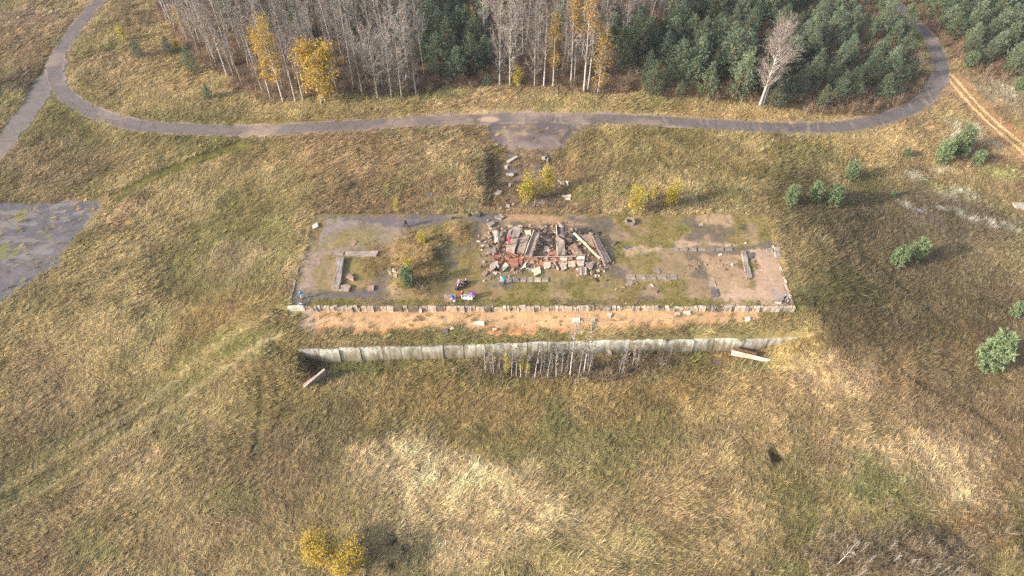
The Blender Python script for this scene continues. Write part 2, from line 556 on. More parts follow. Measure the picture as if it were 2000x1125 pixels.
tyre_lines = [smooth_line(to_g(p)) for p in (
    [(470, 278), (400, 305), (300, 345), (215, 385)], [(480, 283), (410, 312), (310, 352), (225, 393)])]
path_line = smooth_line(to_g([(545, 622), (450, 672), (365, 738), (275, 804), (165, 874), (65, 932), (-20, 978)]))
_pd = np.array(path_line[-1]) - np.array(path_line[0]); _pn = np.array([-_pd[1], _pd[0]]) / np.hypot(*_pd)
path_lines = [[(x + _pn[0] * dx, y + _pn[1] * dx) for x, y in path_line] for dx in (-2.5, -0.9, 0.9, 2.3)]
trail_l = smooth_line(to_g([(510, 640), (495, 700), (505, 760), (500, 850), (490, 880)]))
trails_r = [smooth_line(to_g(p)) for p in (
    [(1580, 600), (1680, 650), (1800, 760), (1900, 810), (1990, 900)], [(1560, 450), (1700, 430), (1850, 400)],
    [(1560, 600), (1700, 590), (1850, 580), (1960, 600)], [(1440, 340), (1480, 350), (1500, 330)], [(1700, 510), (1850, 640), (1990, 760)],
    [(1160, 250), (1190, 300), (1170, 390)], [(1270, 260), (1280, 300), (1300, 330)])]


LB = (-100, 120, 20, 130)
tyre_f = [Field(lambda x, y, l=l: seg_dist(x, y, l[::2]), 0.35, LB) for l in tyre_lines]
path_f = [Field(lambda x, y, l=l: seg_dist(x, y, l[::3]), 0.35, LB) for l in path_lines]
pathc_f = Field(lambda x, y: seg_dist(x, y, path_line[::3]), 0.35, LB)
trail_f = Field(lambda x, y: seg_dist(x, y, trail_l[::2]), 0.35, LB)
trails_f = Field(lambda x, y: np.minimum.reduce([seg_dist(x, y, l[::2]) for l in trails_r]), 0.35, LB)


def ground_state(x, y):
    """colour, grass density, grass size at ground points"""
    n1 = fbm(x, y, 14.0, 71); n2 = fbm(x, y, 5.0, 81); n3 = fbm(x, y, 24.0, 91); n4 = fbm(x, y, 2.0, 95, 3)
    col = OLIVE[None] + (TAN - OLIVE)[None] * sm((n1 - 0.32) / 0.36)[:, None]
    col = col + (BROWN[None] - col) * (0.75 * sm((n3 - 0.45) / 0.25))[:, None]
    col = col + (GREEN[None] - col) * (0.45 * sm((n2 - 0.58) / 0.14))[:, None]
    wx = x + (fbm(x, y, 6.0, 101) - 0.5) * 9; wy = y + (fbm(x, y, 6.0, 111) - 0.5) * 9
    wx2 = x + (fbm(x, y, 1.6, 121, 3) - 0.5) * 1.6; wy2 = y + (fbm(x, y, 1.6, 131, 3) - 0.5) * 1.6
    for (cx, cy, rx, ry, c, s) in _pp:
        big = min(rx, ry) > 2.5
        qx, qy = (wx, wy) if big else (wx2, wy2)
        d = ((qx - cx) / rx) ** 2 + ((qy - cy) / ry) ** 2
        near = d < 4
        if not near.any():
            continue
        w = 0.82 * s * (1 - sm((np.sqrt(d[near]) - 0.35) / 1.0)) * (0.65 + 0.7 * n4[near])
        if c is PALE:
            w = w * sm((n4[near] - 0.40) / 0.2)
        col[near] += (c[None] - col[near]) * w[:, None]
    col *= (0.66 + 0.68 * n4)[:, None]
    lum = col.mean(1, keepdims=True); col = lum + (col - lum) * 0.84
    col *= (0.80 + 0.40 * n2)[:, None]
    dens = np.ones(len(x)); size = 0.75 + 0.5 * n2
    fm = forest_mask(x, y)
    col += (LITTER[None] * (0.7 + 0.6 * n4)[:, None] - col) * (0.85 * fm)[:, None]
    dens *= 1 - 0.75 * fm; size *= 1 - 0.35 * fm
    for ln in tyre_f:
        d = ln(x, y); w = 1 - sm((d - 0.35) / 0.5)
        col += (S(92, 88, 42)[None] - col) * (0.95 * w)[:, None]; size *= 1 - 0.85 * w
    d = pathc_f(x, y); w = 0.4 * (1 - sm((d - 2.2) / 2.0)) * (0.5 + 0.8 * n2)
    col += (S(132, 122, 80)[None] - col) * w[:, None]; size *= 1 - 0.5 * w
    for k, ln in enumerate(path_f):
        d = ln(x, y); w = 0.75 * (1 - sm((d - 0.25) / 0.45)) * (0.15 + 1.1 * n2) * (0.35 + 0.65 * sm((-24 - x) / 12))
        c = S(92, 92, 52) if k % 2 == 0 else S(176, 158, 116)
        col += (c[None] - col) * (0.6 * w)[:, None]; size *= 1 - 0.7 * w
    d = trail_f(x, y); w = 1 - sm((d - 0.2) / 0.5)
    col += (S(78, 80, 40)[None] - col) * (0.4 * w)[:, None]; size *= 1 - 0.55 * w
    for ln in (trails_f,):
        d = ln(x + (n2 - .5) * 2, y); w = 1 - sm((d - 0.25) / 0.6)
        col += (S(78, 70, 42)[None] - col) * (0.3 * w)[:, None]; size *= 1 - 0.4 * w
    for (qx, qy, qr, qd) in PITS:
        w = 1 - sm((np.hypot(x - qx, y - qy) / qr - 0.35) / 0.4)
        dens *= 1 - 0.6 * w; size *= 1 - 0.3 * w
        col += (S(88, 78, 56)[None] - col) * (0.8 * w)[:, None]
    # trodden, broken way from the road to the platform
    w = sm((x + 3.2) / 1.5) * (1 - sm((x - 6.2) / 1.8)) * sm((y - 80.3) / 1.2) * (1 - sm((y - 96) / 3)) * sm((n4 - 0.3) / 0.2)
    col += (S(112, 94, 74)[None] - col) * (0.7 * w)[:, None]; dens *= 1 - 0.65 * w; size *= 1 - 0.35 * w
    # short turf where the ground is bare or paved
    rd = road_d(x, y)
    e = (fbm(x, y, 1.5, 141, 3) - 0.5)
    dens *= np.maximum(sm((rd - 1.35 - 0.9 * e) / 0.5), 0.05 * sm((rd - 0.9) / 0.3)); size *= 0.5 + 0.5 * sm((rd - 1.7) / 1.5)
    dens *= sm((side_d(x, y) - 2.1 - 1.2 * e) / 0.5)
    dens *= 1 - sm((apron_sd(x, y) + 0.3 + 1.4 * e) / 0.5) * 0.97
    dens *= 1 - sm((pad_sd(x, y) + 0.2 + 2.4 * e) / 0.6) * 0.97
    td = track_d(x, y)
    w = 1 - sm((td - 2.3 - 1.5 * e) / 1.2)
    dens *= 1 - 0.8 * w; size *= 1 - 0.5 * w
    col += (S(158, 122, 84)[None] - col) * (0.8 * w)[:, None]
    return col * 1.12, dens, np.maximum(size, 0.18)


# ------------------------------------------------------------------ ground sheet
def axis(segs):
    out = []
    for a, b, st in segs:
        out += list(np.arange(a, b, st))
    out.append(segs[-1][1])
    return np.array(out)


gx = axis([(-1500, -400, 110), (-400, -160, 24), (-160, -120, 4), (-120, -62, 0.7), (-62, 62, 0.30), (62, 120, 0.7), (120, 160, 4), (160, 400, 24), (400, 1500, 110)])
gy = axis([(-600, -40, 56), (-40, 16, 4), (16, 49, 0.35), (49, 62, 0.16), (62, 110, 0.30), (110, 165, 0.6), (165, 220, 5), (220, 460, 24), (460, 2500, 170)])
X, Y = np.meshgrid(gx, gy)
xf, yf = X.ravel(), Y.ravel()
zf = height(xf, yf)
gc, _, _ = ground_state(xf, yf)
nx, ny = len(gx), len(gy)
ii, jj = np.meshgrid(np.arange(nx - 1), np.arange(ny - 1))
a = (jj * nx + ii).ravel()
GF = np.stack([a, a + 1, a + nx + 1, a + nx], 1)
me = bulk_mesh('ground', np.stack([xf, yf, zf], 1), GF, M['ground'], {'gcol': gc * 0.8})
ground = bpy.data.objects.new('ground', me)
COL.objects.link(ground)
tag(ground, 'rough autumn meadow ground sloping round the ruined platform', 'ground', kind='structure')


def sheet(name, label, bbox, cell, maskf, colf, mat, dz, cat):
    xs = np.arange(bbox[0], bbox[1] + cell, cell); ys = np.arange(bbox[2], bbox[3] + cell, cell)
    X, Y = np.meshgrid(xs, ys)
    nx, ny = len(xs), len(ys)
    keep = (maskf(0.25 * (X[:-1, :-1] + X[1:, :-1] + X[:-1, 1:] + X[1:, 1:]).ravel(),
                  0.25 * (Y[:-1, :-1] + Y[1:, :-1] + Y[:-1, 1:] + Y[1:, 1:]).ravel()) > 0)
    ii, jj = np.meshgrid(np.arange(nx - 1), np.arange(ny - 1))
    a = (jj * nx + ii).ravel()[keep]
    F = np.stack([a, a + 1, a + nx + 1, a + nx], 1)
    used, inv = np.unique(F, return_inverse=True)
    F = inv.reshape(F.shape)
    x = X.ravel()[used]; y = Y.ravel()[used]
    # uneven edge
    z = height(x, y) + dz
    me = bulk_mesh(name, np.stack([x, y, z], 1), F, mat, {'gcol': colf(x, y)})
    o = bpy.data.objects.new(name, me)
    COL.objects.link(o)
    return tag(o, label, cat, kind='structure')


def bb(pts, m):
    p = np.array(pts)
    return (p[:, 0].min() - m, p[:, 0].max() + m, p[:, 1].min() - m, p[:, 1].max() + m)


ASPH = S(95, 87, 82); ASPH_D = S(76, 70, 68); DUST = S(158, 134, 116)


def road_col(x, y, base=ASPH, dust=0.35):
    n = fbm(x, y, 3.0, 201); n2 = fbm(x, y, 9.0, 211)
    c = base[None] * (0.9 + 0.25 * n)[:, None]
    return c + (DUST[None] - c) * (dust * sm((n2 - 0.5) / 0.2))[:, None]


def main_road_col(x, y):
    c = road_col(x, y)
    g = P(955, 234, -0.4); d = np.hypot((x - g[0]) / 2.2, (y - g[1]) / 1.0)
    w = (1 - sm((d - 0.5) / 0.6)) * 0.8
    rd = road_d(x, y); w2 = sm((rd - 1.15) / 0.4) * 0.35
    c = c + (S(168, 140, 118)[None] - c) * np.maximum(w, w2)[:, None]
    # cracks with dry grass across the road near the junction
    cr = sm((0.055 - np.abs(fbm(x * 1.0, y * 0.12, 1.6, 221, 3) - 0.5)) / 0.04) * sm((fbm(x, y, 7.0, 222) - 0.45) / 0.1) * sm((x + 8) / 8)
    return c + (S(158, 138, 108)[None] - c) * (0.35 * cr)[:, None]


sheet('road', 'narrow grey asphalt road looping in front of the forest', bb(road_xy, 2.5), 0.22,
      lambda x, y: 1.52 + (fbm(x, y, 1.6, 231, 4) - 0.5) * 1.5 - road_d(x, y), main_road_col, M['road'], 0.06, 'road')
sheet('side_road', 'broken grey side road branching off at the left edge', bb(side_xy, 3.5), 0.22,
      lambda x, y: 2.0 + (fbm(x, y, 1.8, 241, 3) - 0.5) * 1.6 - side_d(x, y),
      lambda x, y: road_col(x, y, S(102, 93, 87), 0.6), M['road'], 0.045, 'road')


def apron_col(x, y):
    c = road_col(x, y, S(86, 79, 76), 0.35)
    n = fbm(x, y, 2.0, 251, 3)
    return c + (S(150, 130, 92)[None] - c) * (0.45 * sm((n - 0.62) / 0.08))[:, None]


sheet('asphalt_apron', 'crumbling asphalt apron in front of the road opposite the steps', bb(apron_xy, 1.0), 0.2,
      lambda x, y: apron_sd(x, y) + (fbm(x, y, 1.5, 261, 3) - 0.5) * 2.0, apron_col, M['road'], 0.035, 'pavement')


def pad_col(x, y):
    c = road_col(x, y, S(86, 82, 82), 0.12)
    n = fbm(x * 0.6, y * 1.6, 1.4, 271, 3)
    c = c + (S(124, 114, 106)[None] - c) * (0.5 * sm((n - 0.57) / 0.07))[:, None]
    n = fbm(x, y, 2.2, 281, 3)
    return c + (MOSS[None] - c) * (0.6 * sm((n - 0.67) / 0.05))[:, None]


sheet('concrete_pad', 'mottled grey concrete pad overgrown at its edges on the far left', bb(slab_xy, 1.0), 0.2,
      lambda x, y: pad_sd(x, y) + (fbm(x, y, 2.2, 291, 3) - 0.5) * 2.4, pad_col, M['road'], 0.05, 'pavement')


def track_m(x, y):
    off = 0.75
    d = np.abs(track_d(x, y) - off)
    return 0.36 + (fbm(x, y, 1.5, 301, 3) - 0.5) * 0.5 - d + 0.0 * x


sheet('dirt_track', 'two sandy wheel ruts of the dirt track at the right edge', bb(track_xy, 2.5), 0.2, track_m,
      lambda x, y: S(206, 160, 108)[None] * (0.85 + 0.3 * fbm(x, y, 1.0, 311))[:, None], M['sand'], 0.05, 'track')

# platform surface ------------------------------------------------
SOIL = S(164, 136, 112); SOIL2 = S(140, 112, 84); MOSSG = S(110, 100, 56); BRICKDUST = S(170, 108, 82); ASPH_P = S(95, 87, 85)
FLOOR = [  # polygon in pixels, colour, strength
    ([(640, 424), (850, 420), (850, 450), (770, 480), (745, 500), (660, 500), (640, 565), (640, 590), (566, 602), (590, 490)], S(122, 108, 90), 0.72),
    ([(640, 424), (850, 420), (850, 446), (760, 452), (700, 440), (625, 470), (600, 492), (590, 480)], S(128, 114, 106), 0.9),
    ([(655, 422), (850, 416), (900, 426), (860, 446), (780, 450), (710, 440)], ASPH_P, 0.9),
    ([(566, 602), (585, 565), (690, 566), (745, 552), (765, 530), (764, 548), (745, 578), (700, 585), (600, 596)], ASPH_P, 0.95),
    ([(595, 492), (690, 492), (640, 500), (640, 560), (580, 570)], S(140, 120, 104), 0.8),
    ([(640, 496), (655, 500), (640, 570), (610, 566), (600, 520)], S(122, 104, 64), 0.7),
    ([(664, 445), (770, 455), (700, 480), (640, 480)], S(124, 108, 66), 0.7),
    ([(685, 545), (725, 540), (745, 552), (700, 568), (680, 562)], S(142, 116, 84), 0.8),
    ([(878, 415), (912, 416), (905, 436), (890, 432)], S(160, 136, 122), 0.8),
    ([(896, 420), (990, 414), (985, 432), (945, 432), (905, 446), (898, 436)], ASPH_P, 0.85),
    ([(855, 480), (872, 480), (872, 500), (856, 500)], S(140, 126, 126), 0.8),
    ([(985, 415), (1060, 418), (1170, 438), (1165, 450), (1090, 442), (985, 430)], S(152, 122, 92), 0.9),
    ([(1105, 420), (1130, 420), (1130, 432), (1105, 432)], ASPH_P, 0.7),
    ([(765, 565), (900, 570), (890, 590), (770, 585)], S(128, 108, 72), 0.8),
    ([(930, 555), (1010, 570), (960, 585), (900, 592), (900, 575)], S(128, 104, 70), 0.8),
    ([(945, 440), (1080, 436), (1190, 460), (1195, 510), (1150, 540), (960, 540), (940, 480)], S(132, 108, 84), 0.8),
    ([(960, 495), (1080, 498), (1140, 505), (1140, 520), (1030, 522), (960, 522)], BRICKDUST, 0.9),
    ([(1060, 455), (1090, 455), (1090, 500), (1055, 500)], S(176, 140, 112), 0.7),
    ([(1310, 470), (1480, 470), (1470, 486), (1320, 486)], SOIL, 0.85),
    ([(1345, 412), (1430, 410), (1440, 440), (1360, 440)], S(160, 134, 100), 0.8),
    ([(1200, 478), (1290, 480), (1310, 500), (1220, 500)], S(164, 136, 110), 0.8),
    ([(1365, 498), (1445, 498), (1480, 560), (1450, 590), (1402, 594), (1382, 540)], S(152, 126, 98), 0.93),
    ([(1440, 480), (1530, 490), (1556, 600), (1400, 600), (1405, 575), (1440, 560), (1470, 545), (1470, 500)], SOIL, 0.95),
    ([(1440, 432), (1462, 436), (1460, 465), (1446, 458)], ASPH_D, 0.95),
    ([(1200, 590), (1390, 588), (1400, 600), (1200, 600)], S(130, 112, 70), 0.6),
    ([(1510, 570), (1550, 570), (1556, 600), (1520, 600)], S(140, 124, 116), 0.8),
]
_fl = [(to_xy(p, 0.02), np.asarray(c), s) for p, c, s in FLOOR]


def floor_bare(x, y):
    """0..1 how bare (no grass) the platform is"""
    e = (fbm(x, y, 1.9, 321, 4) - 0.5)
    b = 0.85 * np.maximum(sm((fbm(x, y, 3.2, 347, 4) - 0.52) / 0.08), sm((fbm(x, y, 4.5, 349, 4) - 0.58) / 0.06))
    for p, c, s in _fl:
        b = np.maximum(b, s * sm((poly_sd(x, y, p) + 3.0 * e + 0.1) / 0.9))
    return b


def floor_col(x, y):
    n = fbm(x, y, 2.5, 331); n2 = fbm(x, y, 6.0, 341)
    c = S(122, 106, 66)[None] * (0.8 + 0.4 * n)[:, None]
    c = c + (MOSSG[None] - c) * (0.9 * sm((n2 - 0.45) / 0.15) * (x > 14))[:, None]
    so = sm((fbm(x, y, 3.2, 347, 4) - 0.52) / 0.08); da = sm((fbm(x, y, 4.5, 349, 4) - 0.58) / 0.06)
    c = c + (S(136, 114, 88)[None] - c) * (0.85 * so)[:, None]
    c = c + (S(96, 86, 76)[None] - c) * (0.8 * da)[:, None]
    c = c + (MOSSG[None] - c) * (0.5 * sm((n2 - 0.5) / 0.15) * (x <= 14))[:, None]
    e = (fbm(x, y, 1.9, 321, 4) - 0.5)
    for p, col, s in _fl:
        w = s * sm((poly_sd(x, y, p) + 3.0 * e + 0.1) / 0.9)
        c = c + (col[None] * (0.85 + 0.3 * n)[:, None] - c) * w[:, None]
    return 0.9 * c


sheet('platform_floor', 'flat top of the ruined platform with asphalt and bare soil patches', (PX0 + 0.1, PX1 - 0.1, PY0 + 0.12, PY1), 0.16,
      lambda x, y: np.minimum(np.where((y > 71.5) & (x < -28.4), -1, 1.0),
                              2.2 - np.hypot(np.maximum(0, x - (PX1 - 2.2)), np.maximum(0, y - (PY1 - 2.2)))),
      floor_col, M['floor'], 0.035, 'platform')


def sand_mask(x, y):
    e = fbm(x, y, 2.0, 351, 3) - 0.5
    lo = 57.6 + 1.3 * sm((x - 12) / 20) + 2.2 * e
    return np.minimum.reduce([60.95 - y, y - lo, x + 28.6 + 1.5 * e, 33.5 + 3 * e - x])


def sand_col(x, y):
    n = fbm(x, y, 1.2, 361, 3)
    c = S(168, 134, 97)[None] * (0.84 + 0.3 * n)[:, None]
    w = sm((58.7 + (n - .5) * 2 + 0.7 * sm((x - 12) / 20) - y) / 0.9)
    c = c + (S(158, 112, 72)[None] - c) * (0.75 * w)[:, None]
    w = sm((-26.5 + 2 * n - x) / 1.5)
    return c + (S(140, 120, 106)[None] - c) * (0.8 * w)[:, None]


sheet('sand_terrace', 'strip of orange sand below the stone edge of the platform', (-30, 37, 56, 61), 0.12, sand_mask, sand_col, M['sand'], 0.045, 'sand')

# ------------------------------------------------------------------ grass (stuff)
proto_col = bpy.data.collections.new('grass_kinds')      # not linked to the scene: only a palette of tufts


def tuft(name, n, rad, lmin, lmax, rise, width, spread, seed, stalk=0.0, curl=1.0):
    r = np.random.default_rng(seed)
    V = []; F = []; C = []
    for k in range(n):
        ang = r.normal(0, spread)
        d = np.array([math.cos(ang), math.sin(ang), 0]); s = np.array([-d[1], d[0], 0])
        L = r.uniform(lmin, lmax)
        b = np.array([r.normal(0, rad), r.normal(0, rad), -0.03])
        w = width * r.uniform(0.6, 1.3)
        rs = rise * r.uniform(0.6, 1.25)
        pts = []
        for t in (0, 0.4, 0.75, 1.0):
            out = L * (0.18 * t + 0.82 * t ** 1.6 * curl)
            up = L * rs * (t - 0.42 * curl * t * t)
            pts.append(b + d * out + np.array([0, 0, up]))
        ws = (w * 0.7, w, w * 0.75, 0)
        i = len(V)
        for q in range(3):
            V += [pts[q] - s * ws[q] / 2, pts[q] + s * ws[q] / 2]
        V.append(pts[3])
        F += [(i, i + 1, i + 3, i + 2), (i + 2, i + 3, i + 5, i + 4), (i + 4, i + 5, i + 6)]
        c = r.uniform(0.7, 1.35)
        C += [np.array([c, c * r.uniform(0.95, 1.03), c * r.uniform(0.85, 1.1)])] * 7
    me = bpy.data.meshes.new(name)
    me.from_pydata([tuple(v) for v in V], [], F)
    me.materials.append(M['grass'])
    a = me.attributes.new('blade', 'FLOAT_COLOR', 'POINT')
    a.data.foreach_set('color', np.concatenate([np.array(C), np.ones((len(C), 1))], 1).astype(np.float32).ravel())
    o = bpy.data.objects.new(name, me)
    return o


def twig_clump(name, seed):
    r = np.random.default_rng(seed)
    V = []; F = []
    for k in range(26):
        b = np.array([r.normal(0, 0.15), r.normal(0, 0.15), -0.03])
        d = np.array([r.normal(0, 0.33), r.normal(0, 0.33), 1.0]); d /= np.linalg.norm(d)
        L = r.uniform(0.5, 1.5)
        s = np.cross(d, r.normal(0, 1, 3)); s /= np.linalg.norm(s)
        i = len(V)
        m = b + d * L * 0.5 + r.normal(0, 0.05, 3)
        V += [b - s * .012, b + s * .012, m - s * .010, m + s * .010, b + d * L]
        F += [(i, i + 1, i + 3, i + 2), (i + 2, i + 3, i + 4)]
        for q in range(3):
            e = d + r.normal(0, 0.6, 3); e /= np.linalg.norm(e)
            t = b + d * L * r.uniform(0.4, 0.9); j = len(V)
            V += [t - s * .008, t + s * .008, t + e * L * 0.35]; F.append((j, j + 1, j + 2))
    me = bpy.data.meshes.new(name)
    me.from_pydata([tuple(v) for v in V], [], F)
    me.materials.append(M['grass'])
    a = me.attributes.new('blade', 'FLOAT_COLOR', 'POINT')
    a.data.foreach_set('color', np.ones(len(V) * 4, np.float32))
    return bpy.data.objects.new(name, me)


kinds = [tuft('tuft_a', 13, 0.17, 0.4, 0.85, 0.75, 0.040, 0.5, 1),
         tuft('tuft_b', 13, 0.19, 0.35, 0.75, 0.55, 0.042, 0.7, 2),
         tuft('tuft_c', 14, 0.15, 0.45, 0.95, 0.9, 0.036, 0.8, 3),
         tuft('tuft_d', 14, 0.17, 0.3, 0.6, 0.9, 0.042, 1.4, 4, curl=0.8),
         twig_clump('tuft_e', 5)]
for o in kinds:
    proto_col.objects.link(o)


def grass_field(name, label, x, y, col, size, yaw, idx, cat='grass', tilt=None):
    n = len(x)
    me = bpy.data.meshes.new(name)
    me.vertices.add(n)
    z = height(x, y)
    me.vertices.foreach_set('co', np.stack([x, y, z], 1).astype(np.float32).ravel())
    a = me.attributes.new('gcol', 'FLOAT_COLOR', 'POINT')
    a.data.foreach_set('color', np.concatenate([np.clip(col, 0.003, 0.8), np.ones((n, 1))], 1).astype(np.float32).ravel())
    a = me.attributes.new('gsize', 'FLOAT', 'POINT'); a.data.foreach_set('value', size.astype(np.float32))
    a = me.attributes.new('gidx', 'INT', 'POINT'); a.data.foreach_set('value', idx.astype(np.int32))
    a = me.attributes.new('grot', 'FLOAT_VECTOR', 'POINT')
    rot = np.stack([rng.normal(0, 0.12, n), rng.normal(0, 0.12, n), yaw], 1)
    a.data.foreach_set('vector', rot.astype(np.float32).ravel())
    me.update()
    o = bpy.data.objects.new(name, me)
    COL.objects.link(o)
    ng = bpy.data.node_groups.new(name, 'GeometryNodeTree')
    ng.interface.new_socket('Geometry', in_out='INPUT', socket_type='NodeSocketGeometry')
    ng.interface.new_socket('Geometry', in_out='OUTPUT', socket_type='NodeSocketGeometry')
    N = ng.nodes; L = ng.links
    gi = N.new('NodeGroupInput'); go = N.new('NodeGroupOutput')
    ci = N.new('GeometryNodeCollectionInfo')
    ci.inputs['Collection'].default_value = proto_col
    ci.inputs['Separate Children'].default_value = True
    ci.inputs['Reset Children'].default_value = True
    ip = N.new('GeometryNodeInstanceOnPoints')
    ip.inputs['Pick Instance'].default_value = True

    def at(nm, typ):
        q = N.new('GeometryNodeInputNamedAttribute'); q.data_type = typ
        q.inputs['Name'].default_value = nm
        return [s for s in q.outputs if s.enabled][0]
    L.new(gi.outputs[0], ip.inputs['Points'])
    L.new(ci.outputs[0], ip.inputs['Instance'])
    L.new(at('gidx', 'INT'), ip.inputs['Instance Index'])
    L.new(at('grot', 'FLOAT_VECTOR'), ip.inputs['Rotation'])
    L.new(at('gsize', 'FLOAT'), ip.inputs['Scale'])
    L.new(ip.outputs[0], go.inputs[0])
    md = o.modifiers.new('tufts', 'NODES')
    md.node_group = ng
    return tag(o, label, cat, kind='stuff')


def visible(x, y, m=8.0):
    t = CAM_H / math.sin(R(49)) * 0 + 0
    # depth along the optical axis for a point near z = -2
    dep = y * math.cos(PITCH) + (CAM_H + 2) * math.sin(PITCH)
    return (np.abs(x) < dep * 1000 / FOC + m) & (y > 24) & (y < 152)


NG = 620000
cx = rng.uniform(-120, 120, NG); cy = rng.uniform(24, 152, NG)
k = visible(cx, cy, 6.0); cx, cy = cx[k], cy[k]
# thin the far field a little
k = rng.random(len(cx)) < np.interp(cy, [24, 60, 110, 152], [1.0, 0.95, 0.62, 0.5]); cx, cy = cx[k], cy[k]
on_pl = (cx > PX0 - 0.1) & (cx < PX1 + 0.0) & (cy > PY0 - 0.05) & (cy < PY1)
col, dens, size = ground_state(cx, cy)
sandm = sand_mask(cx, cy)
dens = dens * np.where(sandm > 0, 0.05, 1.0)
yw = wall_y(cx)
onwall = (cy > yw - 0.5) & (cy < yw + 0.16) & (cx > WX[0]) & (cx < WX[-1])
dens = np.where(onwall, 0, dens)
dens = np.where((cy > PY0 - 0.9) & (cy < PY0 + 0.05) & (cx > PX0 - 0.5) & (cx < PX1 + 0.5), 0, dens)
keep = (rng.random(len(cx)) < dens) & ~on_pl
x, y, col1, size1 = cx[keep], cy[keep], col[keep], size[keep]
yaw = 0.75 + (fbm(x, y, 11.0, 401) - 0.5) * 3.2 + (fbm(x, y, 3.0, 411) - 0.5) * 2.0 + rng.normal(0, 0.35, len(x))
idx = rng.choice([0, 1, 2, 3], len(x), p=[0.33, 0.27, 0.25, 0.15])
fm = forest_mask(x, y)
idx = np.where((fm > 0.5) & (rng.random(len(x)) < 0.30), 4, idx)
jit = rng.normal(0, 0.10, (len(x), 1)) + rng.normal(0, 0.02, (len(x), 3))
c = col1 * (1 + jit)
sz = size1 * rng.uniform(0.65, 1.3, len(x))
c[idx == 4] = S(136, 117, 96)[None] * rng.uniform(0.7, 1.2, ((idx == 4).sum(), 1)); sz[idx == 4] = rng.uniform(0.8, 1.7, (idx == 4).sum())
grass_field('meadow_grass', 'long windblown straw and olive autumn grass covering the meadow', x, y, c, sz, yaw, idx)
print('meadow tufts', len(x))

# short turf and taller weeds on the platform
NP = 26000
x = rng.uniform(PX0 + 0.1, PX1 - 0.1, NP); y = rng.uniform(PY0 + 0.1, PY1, NP)
bare = floor_bare(x, y)
n = fbm(x, y, 1.8, 421, 3)
heap = np.exp(-(((x + 13.4) / 3.6) ** 4 + ((y - 69.8) / 5.8) ** 4)) + np.exp(-(((x + 8.0) / 2.0) ** 2 + ((y - 75.0) / 2.0) ** 2))
inner = np.exp(-(((x + 19.0) / 2.6) ** 4 + ((y - 69.6) / 3.4) ** 4))
edge = sm((62.6 - y) / 0.8)
dn = (1 - 0.97 * bare) * (0.15 + 0.85 * sm((n - 0.38) / 0.25))
dn = np.maximum(dn, np.maximum(heap * (0.35 + 0.9 * sm((n - 0.35) / 0.25)), 0.8 * inner) * (1 - 0.9 * (bare > 0.85)))
dn = np.maximum(dn, edge * (1 - 0.6 * (x > 29)) * (1 - sm((-27.5 - x) / 1)))
k = rng.random(NP) < dn
x, y, n, heap, inner, edge = x[k], y[k], n[k], heap[k], inner[k], edge[k]
n2 = fbm(x, y, 5.0, 431)
c = S(136, 118, 76)[None] + (S(116, 112, 58) - S(136, 118, 76))[None] * sm((n2 - 0.38) / 0.25)[:, None]
c = c + (S(142, 118, 82)[None] - c) * np.clip(0.8 * heap + 0.4 * inner, 0, 1)[:, None]
rgt = sm((x - 15) / 5) * (y < 73)
c = c + (S(112, 112, 54)[None] - c) * (0.5 * rgt * (heap < 0.2))[:, None]
c = c * (0.75 + 0.5 * n)[:, None] * (1 + rng.normal(0, 0.1, (len(x), 1)))
sz = rng.uniform(0.28, 0.62, len(x)) * (1 + 0.9 * np.clip(heap, 0, 1) + 0.5 * inner + 0.3 * edge)
idx = np.where(heap > 0.3, rng.choice([0, 1, 2], len(x)), rng.choice([1, 3], len(x), p=[0.35, 0.65]))
yaw = rng.uniform(-3.14, 3.14, len(x)) * np.where(heap > 0.3, 0.35, 1.0) + np.where(heap > 0.3, 0.6, 0)
grass_field('platform_grass', 'short olive turf and weeds growing through the platform surface', x, y, c, sz, yaw, idx)

# bare brushwood thickets: below the wall, and at the lower right
bx = []; by = []
for (a, b, rx, ry, m) in ((1060, 722, 120, 16, 260), (1250, 712, 70, 14, 90), (1160, 735, 60, 14, 80), (1770, 1085, 170, 60, 260), (1640, 1100, 60, 30, 90),
                          (970, 725, 30, 14, 50), (1275, 398, 60, 16, 60), (250, 25, 55, 25, 110), (545, 180, 60, 18, 80), (820, 560, 25, 20, 12), (1060, 398, 40, 10, 20)):
    for _ in range(m):
        g = P(a + rng.normal(0, rx * 0.55), b + rng.normal(0, ry * 0.55), -5.0 if b > 690 else 0.0)
        bx.append(g[0]); by.append(g[1])
bx = np.array(bx); by = np.array(by)
c = S(142, 126, 102)[None] * rng.uniform(0.75, 1.2, (len(bx), 1))
grass_field('bare_brushwood', 'tangled leafless grey brown brushwood', bx, by, c, rng.uniform(0.7, 1.5, len(bx)), rng.uniform(-3, 3, len(bx)), np.full(len(bx), 4), 'brushwood')

# ------------------------------------------------------------------ trees
def unit(v):
    return v / (np.linalg.norm(v) + 1e-9)


